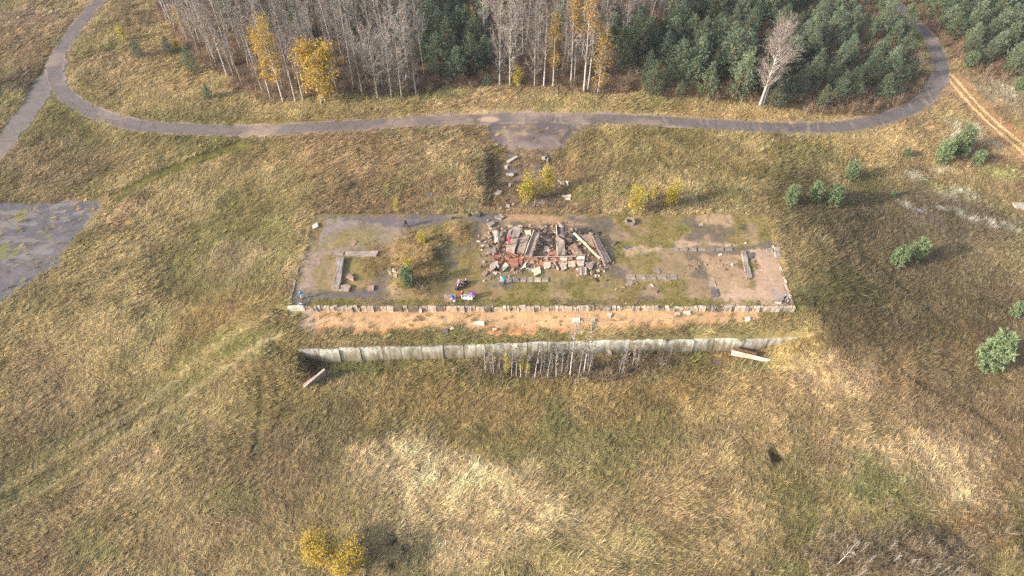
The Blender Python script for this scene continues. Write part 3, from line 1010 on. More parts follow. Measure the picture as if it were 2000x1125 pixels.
class MB:
    def __init__(s):
        s.V = []; s.F = []

    def tube(s, pts, rad, n=4):
        i0 = len(s.V)
        for k, p in enumerate(pts):
            d = unit(pts[min(k + 1, len(pts) - 1)] - pts[max(k - 1, 0)])
            u = unit(np.cross(d, (0.3, 1.0, 0.1) if abs(d[1]) < 0.9 else (1, 0, 0))); w = np.cross(d, u)
            for q in range(n):
                a = 2 * math.pi * q / n
                s.V.append(p + rad[k] * (u * math.cos(a) + w * math.sin(a)))
        for k in range(len(pts) - 1):
            for q in range(n):
                a = i0 + k * n + q; b = i0 + k * n + (q + 1) % n
                s.F.append((a, b, b + n, a + n))
        s.F.append(tuple(i0 + (len(pts) - 1) * n + q for q in range(n)))

    def blade(s, p, d, L, w, side):
        i = len(s.V)
        sd = side * w / 2
        s.V += [p - sd, p + sd, p + d * L]
        s.F.append((i, i + 1, i + 2))

    def leaf(s, p, d, side, L, w):
        i = len(s.V)
        s.V += [p, p + d * L * 0.5 + side * w / 2, p + d * L, p + d * L * 0.5 - side * w / 2]
        s.F.append((i, i + 1, i + 2, i + 3))

    def box(s, c, h, rot=None):
        i = len(s.V)
        for dx in (-1, 1):
            for dy in (-1, 1):
                for dz in (-1, 1):
                    v = np.array([dx * h[0], dy * h[1], dz * h[2]], float)
                    if rot is not None:
                        v = rot @ v
                    s.V.append(np.asarray(c) + v)
        for f in ((0, 1, 3, 2), (4, 6, 7, 5), (0, 4, 5, 1), (2, 3, 7, 6), (0, 2, 6, 4), (1, 5, 7, 3)):
            s.F.append(tuple(i + q for q in f))

    def mesh(s, name, mat, smooth=False):
        me = bpy.data.meshes.new(name)
        me.from_pydata([tuple(v) for v in s.V], [], s.F)
        me.materials.append(mat)
        if smooth:
            me.polygons.foreach_set('use_smooth', [True] * len(me.polygons))
        me.update()
        return me

    def obj(s, name, mat, parent=None, smooth=False):
        o = bpy.data.objects.new(name, s.mesh(name, mat, smooth))
        COL.objects.link(o)
        if parent is not None:
            o.parent = parent
        return o


def mat_birch():
    m, nt, b = nmat('birch_bark')
    tc = nd(nt, 'ShaderNodeTexCoord')
    mp = nd(nt, 'ShaderNodeMapping'); mp.inputs['Scale'].default_value = (1.0, 1.0, 5.0)
    nz = nd(nt, 'ShaderNodeTexNoise'); nz.inputs['Scale'].default_value = 1.6; nz.inputs['Detail'].default_value = 5
    nt.links.new(tc.outputs['Object'], mp.inputs[0]); nt.links.new(mp.outputs[0], nz.inputs['Vector'])
    rp = nd(nt, 'ShaderNodeValToRGB')
    rp.color_ramp.elements[0].position = 0.36; rp.color_ramp.elements[0].color = (0.09, 0.075, 0.06, 1)
    rp.color_ramp.elements[1].position = 0.46; rp.color_ramp.elements[1].color = (0.66, 0.60, 0.53, 1)
    nt.links.new(nz.outputs['Fac'], rp.inputs[0]); nt.links.new(rp.outputs[0], b.inputs['Base Color'])
    return m


M['birch'] = mat_birch()
M['greybark'] = mat_simple('grey_bark', (0.47, 0.42, 0.35), 0.35, 3.0, rnd=0.2)
M['pinebark'] = mat_simple('pine_bark', (0.19, 0.11, 0.07), 0.4, 4.0)
M['twig_grey'] = mat_simple('grey_twigs', (0.385, 0.335, 0.28), 0.25, 0.6, rnd=0.2, bstr=0)
M['twig_pink'] = mat_simple('reddish_twigs', (0.38, 0.30, 0.255), 0.25, 0.6, rnd=0.2, bstr=0)
M['needle'] = mat_leaf('pine_needles', (0.085, 0.145, 0.092), (0.36, 0.43, 0.25), 0.2, 0.28, 0.8)
M['needle_light'] = mat_leaf('young_pine_needles', (0.16, 0.24, 0.11), (0.37, 0.45, 0.23), 0.2, 0.15, 0.8)
M['leaf_gold'] = mat_leaf('golden_leaves', (0.52, 0.32, 0.035), (0.80, 0.56, 0.09), 0.35, 0.08, 0.7)
M['leaf_dull'] = mat_leaf('dull_gold_leaves', (0.36, 0.22, 0.06), (0.55, 0.38, 0.11), 0.3, 0.12, 0.7)
M['leaf_lemon'] = mat_leaf('lemon_leaves', (0.46, 0.36, 0.04), (0.72, 0.60, 0.09), 0.3, 0.1, 0.7)
M['leaf_orange'] = mat_leaf('orange_leaves', (0.45, 0.19, 0.04), (0.62, 0.31, 0.07), 0.3, 0.1, 0.7)


def grow(h, seed, spread=0.26, start=0.22, nprim=26, up=0.75, lean=(0, 0), stems=1, r0=None, fine=1.0):
    """skeleton of a slender broadleaf tree: returns trunk MB, branch MB and twig points"""
    r = np.random.default_rng(seed)
    T = MB(); B = MB(); tips = []
    r0 = r0 or 0.0075 * h + 0.02
    for s in range(stems):
        off = np.array([r.normal(0, 0.25), r.normal(0, 0.25), 0]) if stems > 1 else np.zeros(3)
        ln = np.array([lean[0] + (r.normal(0, 0.07) if stems > 1 else r.normal(0, 0.015)), lean[1] + (r.normal(0, 0.07) if stems > 1 else r.normal(0, 0.015)), 1.0])
        hh = h * (1 if s == 0 else r.uniform(0.75, 1.0))
        pts = []; p = off.copy(); p[2] = -0.15
        nseg = 9
        wob = np.zeros(3)
        for k in range(nseg + 1):
            t = k / nseg
            wob = wob + np.array([r.normal(0, 0.012 * h / 3), r.normal(0, 0.012 * h / 3), 0])
            pts.append(off + ln * hh * t + wob * t + np.array([0, 0, -0.15 * (1 - t)]))
        rads = [r0 * (1 - 0.93 * (k / nseg)) * (1.15 if k == 0 else 1) for k in range(nseg + 1)]
        T.tube(pts, rads, 6)
        npm = int(nprim / (1 if stems == 1 else 1.5))
        for k in range(npm):
            t = start + (0.97 - start) * ((k + r.random()) / npm)
            f = t * nseg; i = min(int(f), nseg - 1); q = pts[i] + (pts[i + 1] - pts[i]) * (f - i)
            az = r.uniform(0, 2 * math.pi)
            prof = math.sin(math.pi * min(1, max(0.02, (t - start * 0.7) / (1.06 - start * 0.7))) ** 0.75)
            L = h * spread * (0.35 + 0.75 * prof) * r.uniform(0.7, 1.2)
            d = unit(np.array([math.cos(az), math.sin(az), up * r.uniform(0.75, 1.35)]))
            bp = [q]; dd = d.copy()
            for m in range(3):
                dd = unit(dd + np.array([r.normal(0, .12), r.normal(0, .12), 0.22]))
                bp.append(bp[-1] + dd * L / 3)
            rb = max(0.016, r0 * (1 - 0.9 * t) * 0.5)
            T.tube(bp, [rb, rb * 0.72, rb * 0.45, 0.006], 3)
            nsec = max(4, int(9 * fine))
            for m in range(nsec):
                u = r.uniform(0.2, 1.0); g = u * 3; j = min(int(g), 2)
                sp = bp[j] + (bp[j + 1] - bp[j]) * (g - j)
                d2 = unit(dd + r.normal(0, 0.55, 3) + np.array([0, 0, 0.15])); L2 = L * r.uniform(0.22, 0.5) * (1.15 - 0.5 * u)
                sd = unit(np.cross(d2, r.normal(0, 1, 3)))
                B.blade(sp, d2, L2, 0.045, sd); B.blade(sp, d2, L2, 0.045, unit(np.cross(d2, sd)))
                for w in range(max(2, int(5 * fine))):
                    tp = sp + d2 * L2 * r.uniform(0.15, 1.0)
                    d3 = unit(d2 + r.normal(0, 0.55, 3)); L3 = L2 * r.uniform(0.35, 0.7)
                    B.blade(tp, d3, L3, 0.034, unit(np.cross(d3, r.normal(0, 1, 3))))
                    tips.append(tp + d3 * L3 * 0.6)
    return T, B, np.array(tips), r


def leaves(tips, r, n, size, zmin=None, top_only=None, jitter=0.25):
    Lf = MB()
    sel = tips
    if top_only is not None:
        sel = tips[tips[:, 2] > top_only]
    if zmin is not None:
        sel = sel[sel[:, 2] < zmin]
    for _ in range(n):
        p = sel[r.integers(len(sel))] + r.normal(0, jitter, 3)
        d = unit(r.normal(0, 1, 3) + np.array([0, 0, -0.3])); s = unit(np.cross(d, r.normal(0, 1, 3)))
        Lf.leaf(p, d, s, size * r.uniform(0.7, 1.4), size * r.uniform(0.55, 0.95))
    return Lf


def proto_tree(kind, h, seed, **kw):
    """meshes of one tree: list of (part name, mesh)"""
    lv = kw.pop('leaf', None); bark = kw.pop('bark', 'greybark'); twig = kw.pop('twig', 'twig_grey')
    T, B, tips, r = grow(h, seed, **kw)
    parts = [('trunk', T.mesh(kind + '_trunk', M[bark], True)), ('crown', B.mesh(kind + '_crown', M[twig]))]
    if lv:
        for (mat, n, size, top) in (lv if isinstance(lv, list) else [lv]):
            parts.append(('foliage', leaves(tips, r, n, size, top_only=top).mesh(kind + '_foliage', M[mat])))
    return parts


def proto_pine(h, seed, width=0.30, mat='needle', dens=1.0, low=0.06, rounded=False):
    r = np.random.default_rng(seed)
    T = MB(); C = MB()
    wob = np.array([r.normal(0, 0.03), r.normal(0, 0.03), 0])
    pts = [np.array([0, 0, -0.15]), np.array([0, 0, h * 0.35]) + wob * h * .3, np.array([0, 0, h * 0.7]) + wob * h * .6, np.array([0, 0, h]) + wob * h]
    r0 = 0.016 * h + 0.03
    T.tube(pts, [r0, r0 * .75, r0 * .45, 0.015], 6)
    nw = int(h / 0.42)
    for k in range(nw):
        t = low + (0.985 - low) * (k + r.random() * 0.5) / nw
        c = np.array([0, 0, h * t]) + wob * h * t
        prof = (1 - t) ** 0.88 * (0.55 + 0.45 * min(1, t / 0.22)) * 1.25
        if rounded:
            prof = math.sqrt(max(0.05, 1 - abs(2 * t - 0.75) ** 2.2 / 1.6)) * 0.92
        nb = r.integers(5, 8)
        a0 = r.uniform(0, 6.28)
        for b in range(nb):
            az = a0 + 6.283 * b / nb + r.normal(0, 0.25)
            L = h * width * prof * (r.uniform(0.85, 1.1) if rounded else r.uniform(0.62, 1.28)) + 0.12
            d = unit(np.array([math.cos(az), math.sin(az), 0.25 + 0.75 * t + r.normal(0, 0.1)]))
            p1 = c + d * L * 0.55; p2 = p1 + unit(d + np.array([0, 0, 0.35])) * L * 0.45
            T.tube([c, p1, p2], [0.028, 0.018, 0.008], 3)
            nt = max(3, int(L / 0.17 * dens))
            for q in range(nt):
                u = 0.28 + 0.72 * (q + r.random()) / nt
                p = c + (p1 - c) * (u / 0.55) if u < 0.55 else p1 + (p2 - p1) * ((u - 0.55) / 0.45)
                p = p + r.normal(0, 0.10 + 0.05 * L, 3) * np.array([1, 1, 0.6])
                ax = unit(d + np.array([0, 0, 0.65]) + r.normal(0, 0.35, 3))
                for w in range(6):
                    dn = unit(ax + r.normal(0, 0.62, 3))
                    C.blade(p, dn, r.uniform(0.20, 0.36), 0.085, unit(np.cross(dn, r.normal(0, 1, 3))))
    return [('trunk', T.mesh('pine_trunk', M['pinebark'], True)), ('crown', C.mesh('pine_crown', M[mat]))]


def plant(name, parts, loc, label, cat='tree', group=None, scale=1.0, rz=None, sxy=1.0):
    o = empty(name, loc, random.uniform(0, 6.28) if rz is None else rz)
    o.scale = (scale * sxy, scale * sxy, scale)
    if group: o.rotation_euler = (random.gauss(0, 0.035), random.gauss(0, 0.035), o.rotation_euler[2])
    for nm, me in parts:
        c = bpy.data.objects.new(nm, me)
        COL.objects.link(c)
        c.parent = o
    return tag(o, label, cat, group)


def top_height(base, py_top, px=None):
    """height of a vertical thing that stands on base and reaches up to photo row py_top"""
    v = (562.5 - py_top) / FOC
    dy = math.cos(PITCH) + v * math.sin(PITCH); dz = -math.sin(PITCH) + v * math.cos(PITCH)
    return CAM_H + base[1] * dz / dy - base[2]


bare = [proto_tree('bare', 12.0, 500 + k, spread=(0.17, 0.21, 0.15, 0.2, 0.13, 0.17)[k], start=(0.25, 0.18, 0.35, 0.2, 0.45, 0.3)[k], nprim=(26, 30, 22, 30, 18, 24)[k],
                   up=(1.1, 0.9, 1.2, 1.0, 1.2, 1.1)[k], bark='greybark' if k != 2 else 'birch', twig=('twig_grey', 'twig_grey', 'twig_pink')[k % 3]) for k in range(6)]
fan = [proto_tree('fan', 12.0, 530 + k, spread=(0.24, 0.21)[k], start=0.10, nprim=40, up=(1.15, 1.35)[k], bark='greybark', twig='twig_grey', r0=0.12, fine=1.1) for k in range(2)]
birch = [proto_tree('birch', 12.0, 520 + k, spread=0.15, start=0.35, nprim=24, up=1.1, bark='birch', twig='twig_pink') for k in range(3)]
birchgold = [proto_tree('goldbirch', 12.0, 540 + k, spread=0.14, start=0.25, nprim=26, up=1.0, bark='birch', twig='twig_pink',
                        leaf=('leaf_gold' if k != 1 else 'leaf_dull', (1500, 1000, 1900)[k], 0.17, (3.5, 7.5, 3.0)[k])) for k in range(3)]
goldround = proto_tree('golden', 9.0, 560, spread=0.30, start=0.12, nprim=34, up=0.8, stems=3, bark='greybark', leaf=('leaf_gold', 5200, 0.20, 0.9))
duskbush = proto_tree('dusk', 8.0, 561, spread=0.20, start=0.12, nprim=34, up=1.1, bark='birch', leaf=('leaf_dull', 1700, 0.17, 1.2))
lemon = [proto_tree('lemon', 3.0, 570 + k, spread=0.30, start=0.10, nprim=16, up=1.2, stems=3, bark='greybark', leaf=('leaf_lemon', 1500, 0.13, 0.3), fine=0.7, r0=0.035) for k in range(2)]
saplings = [proto_tree('sapling', 4.0, 580 + k, spread=0.14, start=0.4, nprim=9, up=1.3, bark='birch', twig='twig_grey', fine=0.7, r0=0.032) for k in range(4)]
whitebirch = proto_tree('whitebirch', 15.0, 590, spread=0.27, start=0.16, nprim=44, up=1.0, stems=1, lean=(0.05, -0.02), bark='birch', twig='twig_pink', r0=0.22, fine=1.3)
pines = [proto_pine(6.5, 600 + k, (0.29, 0.33, 0.27, 0.31, 0.35)[k]) for k in range(5)]
pines_l = [proto_pine(3.2, 620 + k, (0.42, 0.46, 0.40)[k], 'needle_light', 2.6, 0.02, True) for k in range(3)]

ORD = ['first', 'second', 'third', 'fourth', 'fifth', 'sixth', 'seventh', 'eighth', 'ninth', 'tenth', 'eleventh', 'twelfth', 'thirteenth', 'fourteenth', 'fifteenth', 'sixteenth',
       'seventeenth', 'eighteenth', 'nineteenth', 'twentieth', 'twenty-first', 'twenty-second', 'twenty-third', 'twenty-fourth', 'twenty-fifth', 'twenty-sixth', 'twenty-seventh', 'twenty-eighth']
# young pine plantation inside the loop of the road
def scatter(poly_px, spacing, z, seed, n=4000):
    p = np.array(to_xy(poly_px, z)); r = np.random.default_rng(seed)
    out = []
    for _ in range(n):
        q = np.array([r.uniform(p[:, 0].min(), p[:, 0].max()), r.uniform(p[:, 1].min(), p[:, 1].max())])
        if not in_poly(np.array([q[0]]), np.array([q[1]]), [tuple(v) for v in p])[0]:
            continue
        if all(np.hypot(*(q - o)) > spacing for o in out):
            out.append(q)
    return out


def at_ground(q):
    return (q[0], q[1], H1(q[0], q[1]))


loop_poly = [(1235, 182), (1290, 192), (1400, 197), (1455, 202), (1540, 210), (1630, 214), (1700, 210), (1760, 192), (1805, 162), (1800, 110), (1775, 60), (1735, 10), (1720, -15),
             (1330, -15), (1320, 60), (1240, 110)]
loop_trees = sorted(scatter(loop_poly, 3.05, 0.4, 31), key=lambda q: q[0])
front_line = to_xy(loop_poly[:9], 0.4); nfront = 0
for k, q in enumerate(loop_trees):
    g = at_ground(q)
    s = random.choice([0.6, 0.8, 0.95, 1.05, 1.2, 1.35]) * random.uniform(0.9, 1.08) * (0.8 if q[0] > 50 else 1.0)
    if road_d(np.array([g[0]]), np.array([g[1]]))[0] < 3.2:
        continue
    lab = 'young green pine crowded in the dense plantation inside the road loop, behind its front row'
    if seg_dist(np.array([q[0]]), np.array([q[1]]), front_line)[0] < 2.2 and nfront < len(ORD):
        lab = ORD[nfront] + ' pine from the left in the front row of the plantation along the road'; nfront += 1
    plant('pine_tree', pines[(k * 7) % 5], g, lab, 'pine tree', 'plantation pines inside the road loop', s, sxy=random.uniform(0.9, 1.15))
far_poly = [(1800, -10), (1850, 45), (1905, 95), (1960, 122), (2010, 132), (2080, 130), (2080, -25), (1820, -25)]
for k, q in enumerate(scatter(far_poly, 3.0, -0.5, 33)):
    plant('pine_tree', pines[k % 5], at_ground(q), 'green pine in the stand beyond the road at the top right', 'pine tree', 'pines beyond the road at the top right', random.uniform(0.75, 1.15), sxy=1.1)
for k, q in enumerate(scatter([(835, 20), (940, 20), (945, 150), (880, 165), (830, 120)], 3.0, 0.9, 35) + scatter([(1195, 60), (1250, 60), (1245, 150), (1205, 140)], 3.0, 0.9, 36)):
    plant('pine_tree', pines[k % 5], at_ground(q), 'dark pine between the leafless trees in the middle of the forest', 'pine tree', 'dark pines between the leafless trees', random.uniform(0.95, 1.4))
for (a, b, t) in ((590, 70, 0), (780, 80, 0), (800, 40, 0), (1090, 60, 0), (1180, 80, 0), (450, 40, 0), (520, 30, -40), (690, 60, -10), (720, 30, -40), (660, 40, -30)):
    g = G(a, b)
    plant('pine_tree', pines[int(a) % 5], g, 'dark pine between the leafless trees in the middle of the forest', 'pine tree', 'dark pines between the leafless trees', 1.25)

# leafless wood behind
wood_poly = [(300, -15), (330, 40), (400, 110), (470, 160), (540, 178), (640, 178), (740, 172), (830, 150), (830, 90), (850, 20), (860, -15)]
for k, q in enumerate(scatter(wood_poly, 2.55, 0.9, 41, 6000)):
    g = at_ground(q)
    s = random.uniform(0.65, 1.25)
    plant('leafless_tree', bare[k % 6], g, 'slender leafless grey tree in the bare birch wood at the top left', 'tree', 'leafless trees of the wood at the top left', s)
for k, q in enumerate(scatter([(930, -15), (940, 60), (960, 120), (1100, 140), (1200, 120), (1330, 40), (1330, -15)], 3.0, 0.9, 43)):
    g = at_ground(q)
    plant('leafless_tree', bare[(k * 5) % 6], g, 'leafless tree standing deep in the forest at the top middle', 'tree', 'leafless trees deep in the forest', random.uniform(0.85, 1.15))

# trees along the edge of the wood that can be told apart
EDGE = [
    ('bare_birch', birch[0], 444, 150, 8, 'tall leafless white birch at the left corner of the wood'),
    ('bare_birch', birch[1], 418, 118, -20, 'leafless white birch just behind the left corner of the wood'),
    ('golden_birch', birchgold[0], 553, 200, 34, 'tall thin birch with yellow upper leaves left of the round golden tree'),
    ('golden_birch', birchgold[2], 528, 192, 60, 'leaning yellow birch at the left end of the forest front'),
    ('bare_birch', birch[2], 577, 199, 60, 'thin leafless birch just left of the round golden tree'),
    ('bare_birch', birch[0], 592, 196, 70, 'leafless birch whose trunk touches the round golden tree'),
    ('golden_tree', goldround, 634, 196, 84, 'round bright golden tree standing alone before the bare wood'),
    ('leafless_tree', bare[4], 708, 186, 60, 'thin leafless tree right of the round golden tree'),
    ('leafless_tree', fan[0], 738, 193, 55, 'broad leafless grey tree with spreading branches at the forest edge'),
    ('leafless_tree', fan[1], 765, 192, 40, 'wide leafless tree in the middle of the bare group at the edge'),
    ('leafless_tree', fan[0], 785, 192, 30, 'tall leafless grey tree right of the spreading pair'),
    ('leafless_tree', fan[1], 813, 186, 60, 'last leafless tree at the right end of the bare group'),
    ('leafless_tree', fan[1], 976, 167, -30, 'tall leafless grey tree at the left of the central tree group'),
    ('leafless_tree', fan[0], 996, 168, -20, 'leafless tree with grey trunk beside a small orange sapling'),
    ('leafless_tree', fan[0], 1044, 170, 10, 'bushy leafless tree in the middle of the central tree group'),
    ('leafless_tree', bare[2], 1062, 170, 5, 'slim leafless tree just left of the leaning yellow birch'),
    ('golden_birch', birchgold[2], 1080, 170, 32, 'dense yellow birch left of the white twin trunks'),
    ('golden_birch', birchgold[1], 1115, 166, -15, 'tall white birch with orange yellow top in the central group'),
    ('golden_birch', birchgold[1], 1122, 158, -5, 'leaning white birch with dull gold crown behind the central birches'),
    ('golden_birch', birchgold[1], 1140, 181, -25, 'tallest white birch with bright yellow top right of the central group'),
    ('bare_birch', birch[2], 1148, 176, 30, 'slender white birch leaning right beside the tallest birch'),
    ('dusky_birch', duskbush, 1167, 185, 65, 'short dull gold birch at the right end of the central group'),
]
for (nm, parts, a, b, t, lab) in EDGE:
    g = G(a, b)
    hh = top_height(g, t)
    base_h = {'golden_tree': 9.0, 'dusky_birch': 8.0}.get(nm, 12.0)
    plant(nm, parts, g, lab, 'tree', None, hh / base_h, sxy=1.35 if nm == 'golden_tree' else 1.0)
g = G(1484, 205)
plant('white_birch', whitebirch, g, 'bright white leafless birch leaning left stem standing among the green pines', 'tree', None, top_height(g, 45) / 15.0, rz=0.1)
g = G(1490, 204)
plant('white_birch', whitebirch, g, 'bright white leafless birch leaning right stem standing among the green pines', 'tree', None, top_height(g, 60) / 15.0, rz=0.9)
for (a, b, t, parts, sc, lab) in (
    (1008, 168, 133, lemon[0], None, 'small orange leaved sapling among the central leafless trees'),
    (360, 72, 10, birchgold[0], None, 'orange yellow birch inside the wood at the upper left'),
    (348, 97, 78, lemon[1], None, 'tiny orange sapling between two small pines'),
    (410, 70, 20, birchgold[0], None, 'pale yellow birch top inside the upper left wood'),
    (244, 80, 55, lemon[1], None, 'tiny yellow sapling left of the small dark pines'),
    (922, 60, 12, birchgold[2], None, 'orange leaved tree deep in the forest above the dark pines'),
    (1215, 20, -40, birchgold[2], None, 'yellow leaved tree at the top edge left of a second yellow tree'),
    (1250, 22, -40, birchgold[2], None, 'yellow leaved tree at the top edge above the pine plantation'),
    (1255, 130, 112, lemon[0], None, 'small orange tuft of a sapling at the plantation corner'),
):
    g = G(a, b)
    hb = 12.0 if parts in birchgold else 3.0
    plant('golden_birch' if hb > 5 else 'yellow_sapling', parts, g, lab, 'tree', None, max(0.3, top_height(g, t) / hb))

# pines standing alone
for (a, b, t, w, light, lab) in (
    (273, 112, 72, 34, 0, 'small dark pine at the left before the bare wood'), (334, 104, 65, 40, 0, 'small dark pine beside the orange sapling at the wood edge'),
    (378, 140, 82, 42, 0, 'dark pine at the left corner of the wood in front'), (408, 193, 160, 26, 0, 'low dark pine bush on the grass left of the wood'),
    (950, 170, 140, 34, 0, 'low pine at the foot of the central leafless trees'),
    (1541, 399, 361, 30, 1, 'leftmost of the three small pines right of the platform'), (1587, 392, 356, 36, 1, 'middle one of the three small pines right of the platform'),
    (1621, 402, 361, 42, 1, 'right and largest of the three small pines right of the platform'), (1657, 351, 314, 36, 1, 'round light green pine standing alone below the road bend'),
    (1747, 521, 484, 30, 1, 'left pale pine of the pair on the right slope'), (1783, 508, 468, 36, 1, 'right pale pine of the pair on the right slope'),
    (1834, 318, 276, 40, 1, 'lower bushy pine of the pair on the pale lichen ground'), (1868, 302, 245, 42, 1, 'upper bushy pine of the pair on the pale lichen ground'),
    (1920, 718, 655, 64, 1, 'large round light green pine alone at the right edge'), (1977, 618, 592, 30, 1, 'faint small pine at the right edge of the meadow'),
    (937, 363, 330, 24, 0, 'small dark pine left of the broken stone steps'), (958, 292, 281, 12, 0, 'tiny pine seedling at the corner of the asphalt apron'),
    (798, 557, 522, 28, 1, 'small green pine on the overgrown heap of the platform'), (1768, 306, 290, 22, 1, 'low pale pine below the road bend by the lichen ground'),
    (1905, 320, 295, 34, 1, 'low yellowish pine right of the bushy pair'), (1985, 175, 150, 30, 1, 'small pale pine by the right edge above the dirt track'),
    (1890, 130, 100, 34, 1, 'pale pine at the lower edge of the top right stand'), (1742, 386, 372, 10, 1, 'tiny pine seedling left of the lichen streaks'),
):
    g = G(a, b)
    hh = max(0.5, top_height(g, t)); wm = w / pxm(a, b)[0]
    parts = pines_l[a % 3] if light else pines[a % 5]
    hh *= 0.88; wm *= 0.85
    hb, wb = (3.2, 3.2 * 0.95) if light else (6.5, 6.5 * 0.62)
    plant('pine_tree', parts, g, lab, 'pine tree', None, hh / hb, sxy=min(1.25, max(0.8, (wm / wb) / (hh / hb))))

# yellow saplings on and behind the platform
for (a, b, t, w, lab) in (
    (1028, 391, 352, 46, 'yellow leaved bush left of the taller one above the platform steps'), (1068, 384, 330, 34, 'taller lemon yellow sapling right of the yellow bush by the steps'),
    (1237, 418, 372, 38, 'greenish yellow sapling behind the right half of the platform'), (1308, 402, 360, 34, 'brightest lemon yellow sapling behind the platform'),
    (1274, 396, 366, 12, 'thin yellow sapling between two brighter yellow ones'), (775, 416, 391, 14, 'tiny yellow sapling behind the left part of the platform'),
    (826, 476, 456, 22, 'small yellow bush on top of the overgrown heap'), (801, 530, 508, 20, 'small yellow bush behind the green pine on the heap'),
    (1019, 730, 700, 12, 'bright yellow leaved sapling in the thicket below the wall'), (990, 733, 698, 10, 'pale yellow sapling at the left of the wall thicket'),
    (1029, 735, 712, 10, 'low yellow sapling right of the bright one in the thicket'),
):
    g = G(a, b); hh = max(0.5, top_height(g, t)); wm = w / pxm(a, b)[0]
    plant('yellow_sapling', lemon[a % 2], g, lab, 'sapling', None, hh / 3.0, sxy=min(1.8, max(0.45, (wm / 2.0) / (hh / 3.0))))

# white birch saplings in the ditch below the wall
sap = []
for k in range(24):
    a = 950 + k * 8.6 + random.uniform(-3, 3)
    sap.append((a, random.uniform(728, 742), random.uniform(670, 700)))
for n_, (a, b, t) in enumerate(sap):
    g = G(a, b)
    plant('birch_sapling', saplings[int(a) % 4], g, ORD[n_] + ' thin bare sapling from the left in the thicket below the wall', 'sapling', 'bare saplings below the retaining wall', max(0.4, top_height(g, t) / 4.0))
for (a, b, t, lab) in ((1113, 738, 622, 'tallest white sapling reaching above the retaining wall on the left'), (1139, 735, 628, 'forked white sapling reaching above the retaining wall'),
                       (1148, 736, 690, 'short white sapling right of the forked one'), (1208, 735, 690, 'white sapling pair left stem right of the wall thicket'),
                       (1214, 734, 680, 'white sapling pair right stem right of the wall thicket'), (1234, 720, 672, 'slanting white sapling before the wall'), (1244, 716, 668, 'second slanting white sapling before the wall'),
                       (1305, 705, 680, 'last thin sapling before the wall on the right'), (1122, 760, 738, 'short pale sapling standing in the grass below the thicket')):
    g = G(a, b)
    plant('birch_sapling', saplings[int(a) % 4], g, lab, 'sapling', None, max(0.4, top_height(g, t) / 4.0))
for k, (a, b, t) in enumerate([(1630, 1108, 1050), (1676, 1084, 1056), (1690, 1105, 1080), (1730, 1082, 1050), (1738, 1104, 1078), (1762, 1050, 1030), (1768, 1106, 1084), (1785, 1110, 1090), (1806, 1070, 1045),
                   (1815, 1120, 1098), (1835, 1088, 1070), (1834, 1122, 1100), (1860, 1122, 1102), (1885, 1095, 1078), (1712, 1046, 1032), (1908, 1095, 1080), (1605, 1135, 1112), (1670, 1130, 1100)]):
    g = G(a, b)
    plant('birch_sapling', saplings[k % 4], g, 'pale leafless birch sapling in the brushwood at the lower right', 'sapling', 'bare saplings at the lower right', max(0.4, top_height(g, t) / 4.0 * 0.8))

# golden birches at the bottom edge, seen from above
goldfront = proto_tree('goldfront', 4.5, 595, spread=0.44, start=0.12, nprim=30, up=1.0, stems=3, bark='birch', twig='twig_pink', leaf=[('leaf_gold', 3000, 0.13, 1.0), ('leaf_lemon', 1800, 0.12, 1.8)], r0=0.10)
for (a, b, s, rz, lab) in ((634, 1094, 1.4, 0.3, 'golden birch crown at the bottom edge of the picture, left one'), (690, 1108, 1.45, 2.2, 'golden birch crown at the bottom edge of the picture, right one')):
    plant('golden_birch', goldfront, G(a, b), lab, 'tree', None, s * 0.62, rz=rz, sxy=1.55)
# ------------------------------------------------------------------ concrete, stone and rubble
def mat_concrete(name, col, stain=0.5, scale=1.2, rnd=0.1):
    m, nt, b = nmat(name)
    col = np.asarray(col, float)
    c1, f1 = noise_ramp(nt, scale, col * (1 - stain), col * 1.08, 8, 0.32, 0.6)
    c2, f2 = noise_ramp(nt, scale * 7, (0.72,) * 3, (1.15,) * 3, 6, 0.3, 0.65)
    c = mul(nt, c1, c2)
    oi = nd(nt, 'ShaderNodeObjectInfo')
    mr = nd(nt, 'ShaderNodeMapRange')
    mr.inputs[3].default_value = 1 - rnd; mr.inputs[4].default_value = 1 + rnd
    nt.links.new(oi.outputs['Random'], mr.inputs[0])
    cb = nd(nt, 'ShaderNodeCombineColor')
    for k in range(3):
        nt.links.new(mr.outputs[0], cb.inputs[k])
    nt.links.new(mul(nt, c, cb.outputs[0]), b.inputs['Base Color'])
    bump(nt, b, f2, 0.5, 0.03)
    return m


M['conc'] = mat_concrete('weathered_concrete', S(140, 126, 112))
M['conc_l'] = mat_concrete('pale_concrete', S(168, 154, 136), 0.4)
M['conc_d'] = mat_concrete('dark_concrete', S(98, 90, 88), 0.4)
M['conc_b'] = mat_concrete('brown_concrete', S(142, 118, 98), 0.4)
M['white'] = mat_concrete('white_plaster', S(196, 182, 162), 0.35)
M['cream'] = mat_concrete('cream_plaster', S(204, 184, 150), 0.25)
M['brick'] = mat_concrete('brick_face', S(150, 100, 80), 0.4, 3.0)
M['rust'] = mat_concrete('rusty_steel', S(110, 78, 60), 0.5, 3.0)
M['stone1'] = mat_concrete('buff_stone', S(178, 160, 138), 0.4, 2.0, 0.2)
M['stone2'] = mat_concrete('grey_stone', S(156, 142, 126), 0.45, 2.0, 0.25)
M['stone3'] = mat_concrete('dark_stone', S(112, 100, 88), 0.4, 2.0, 0.3)
M['wallconc'] = None


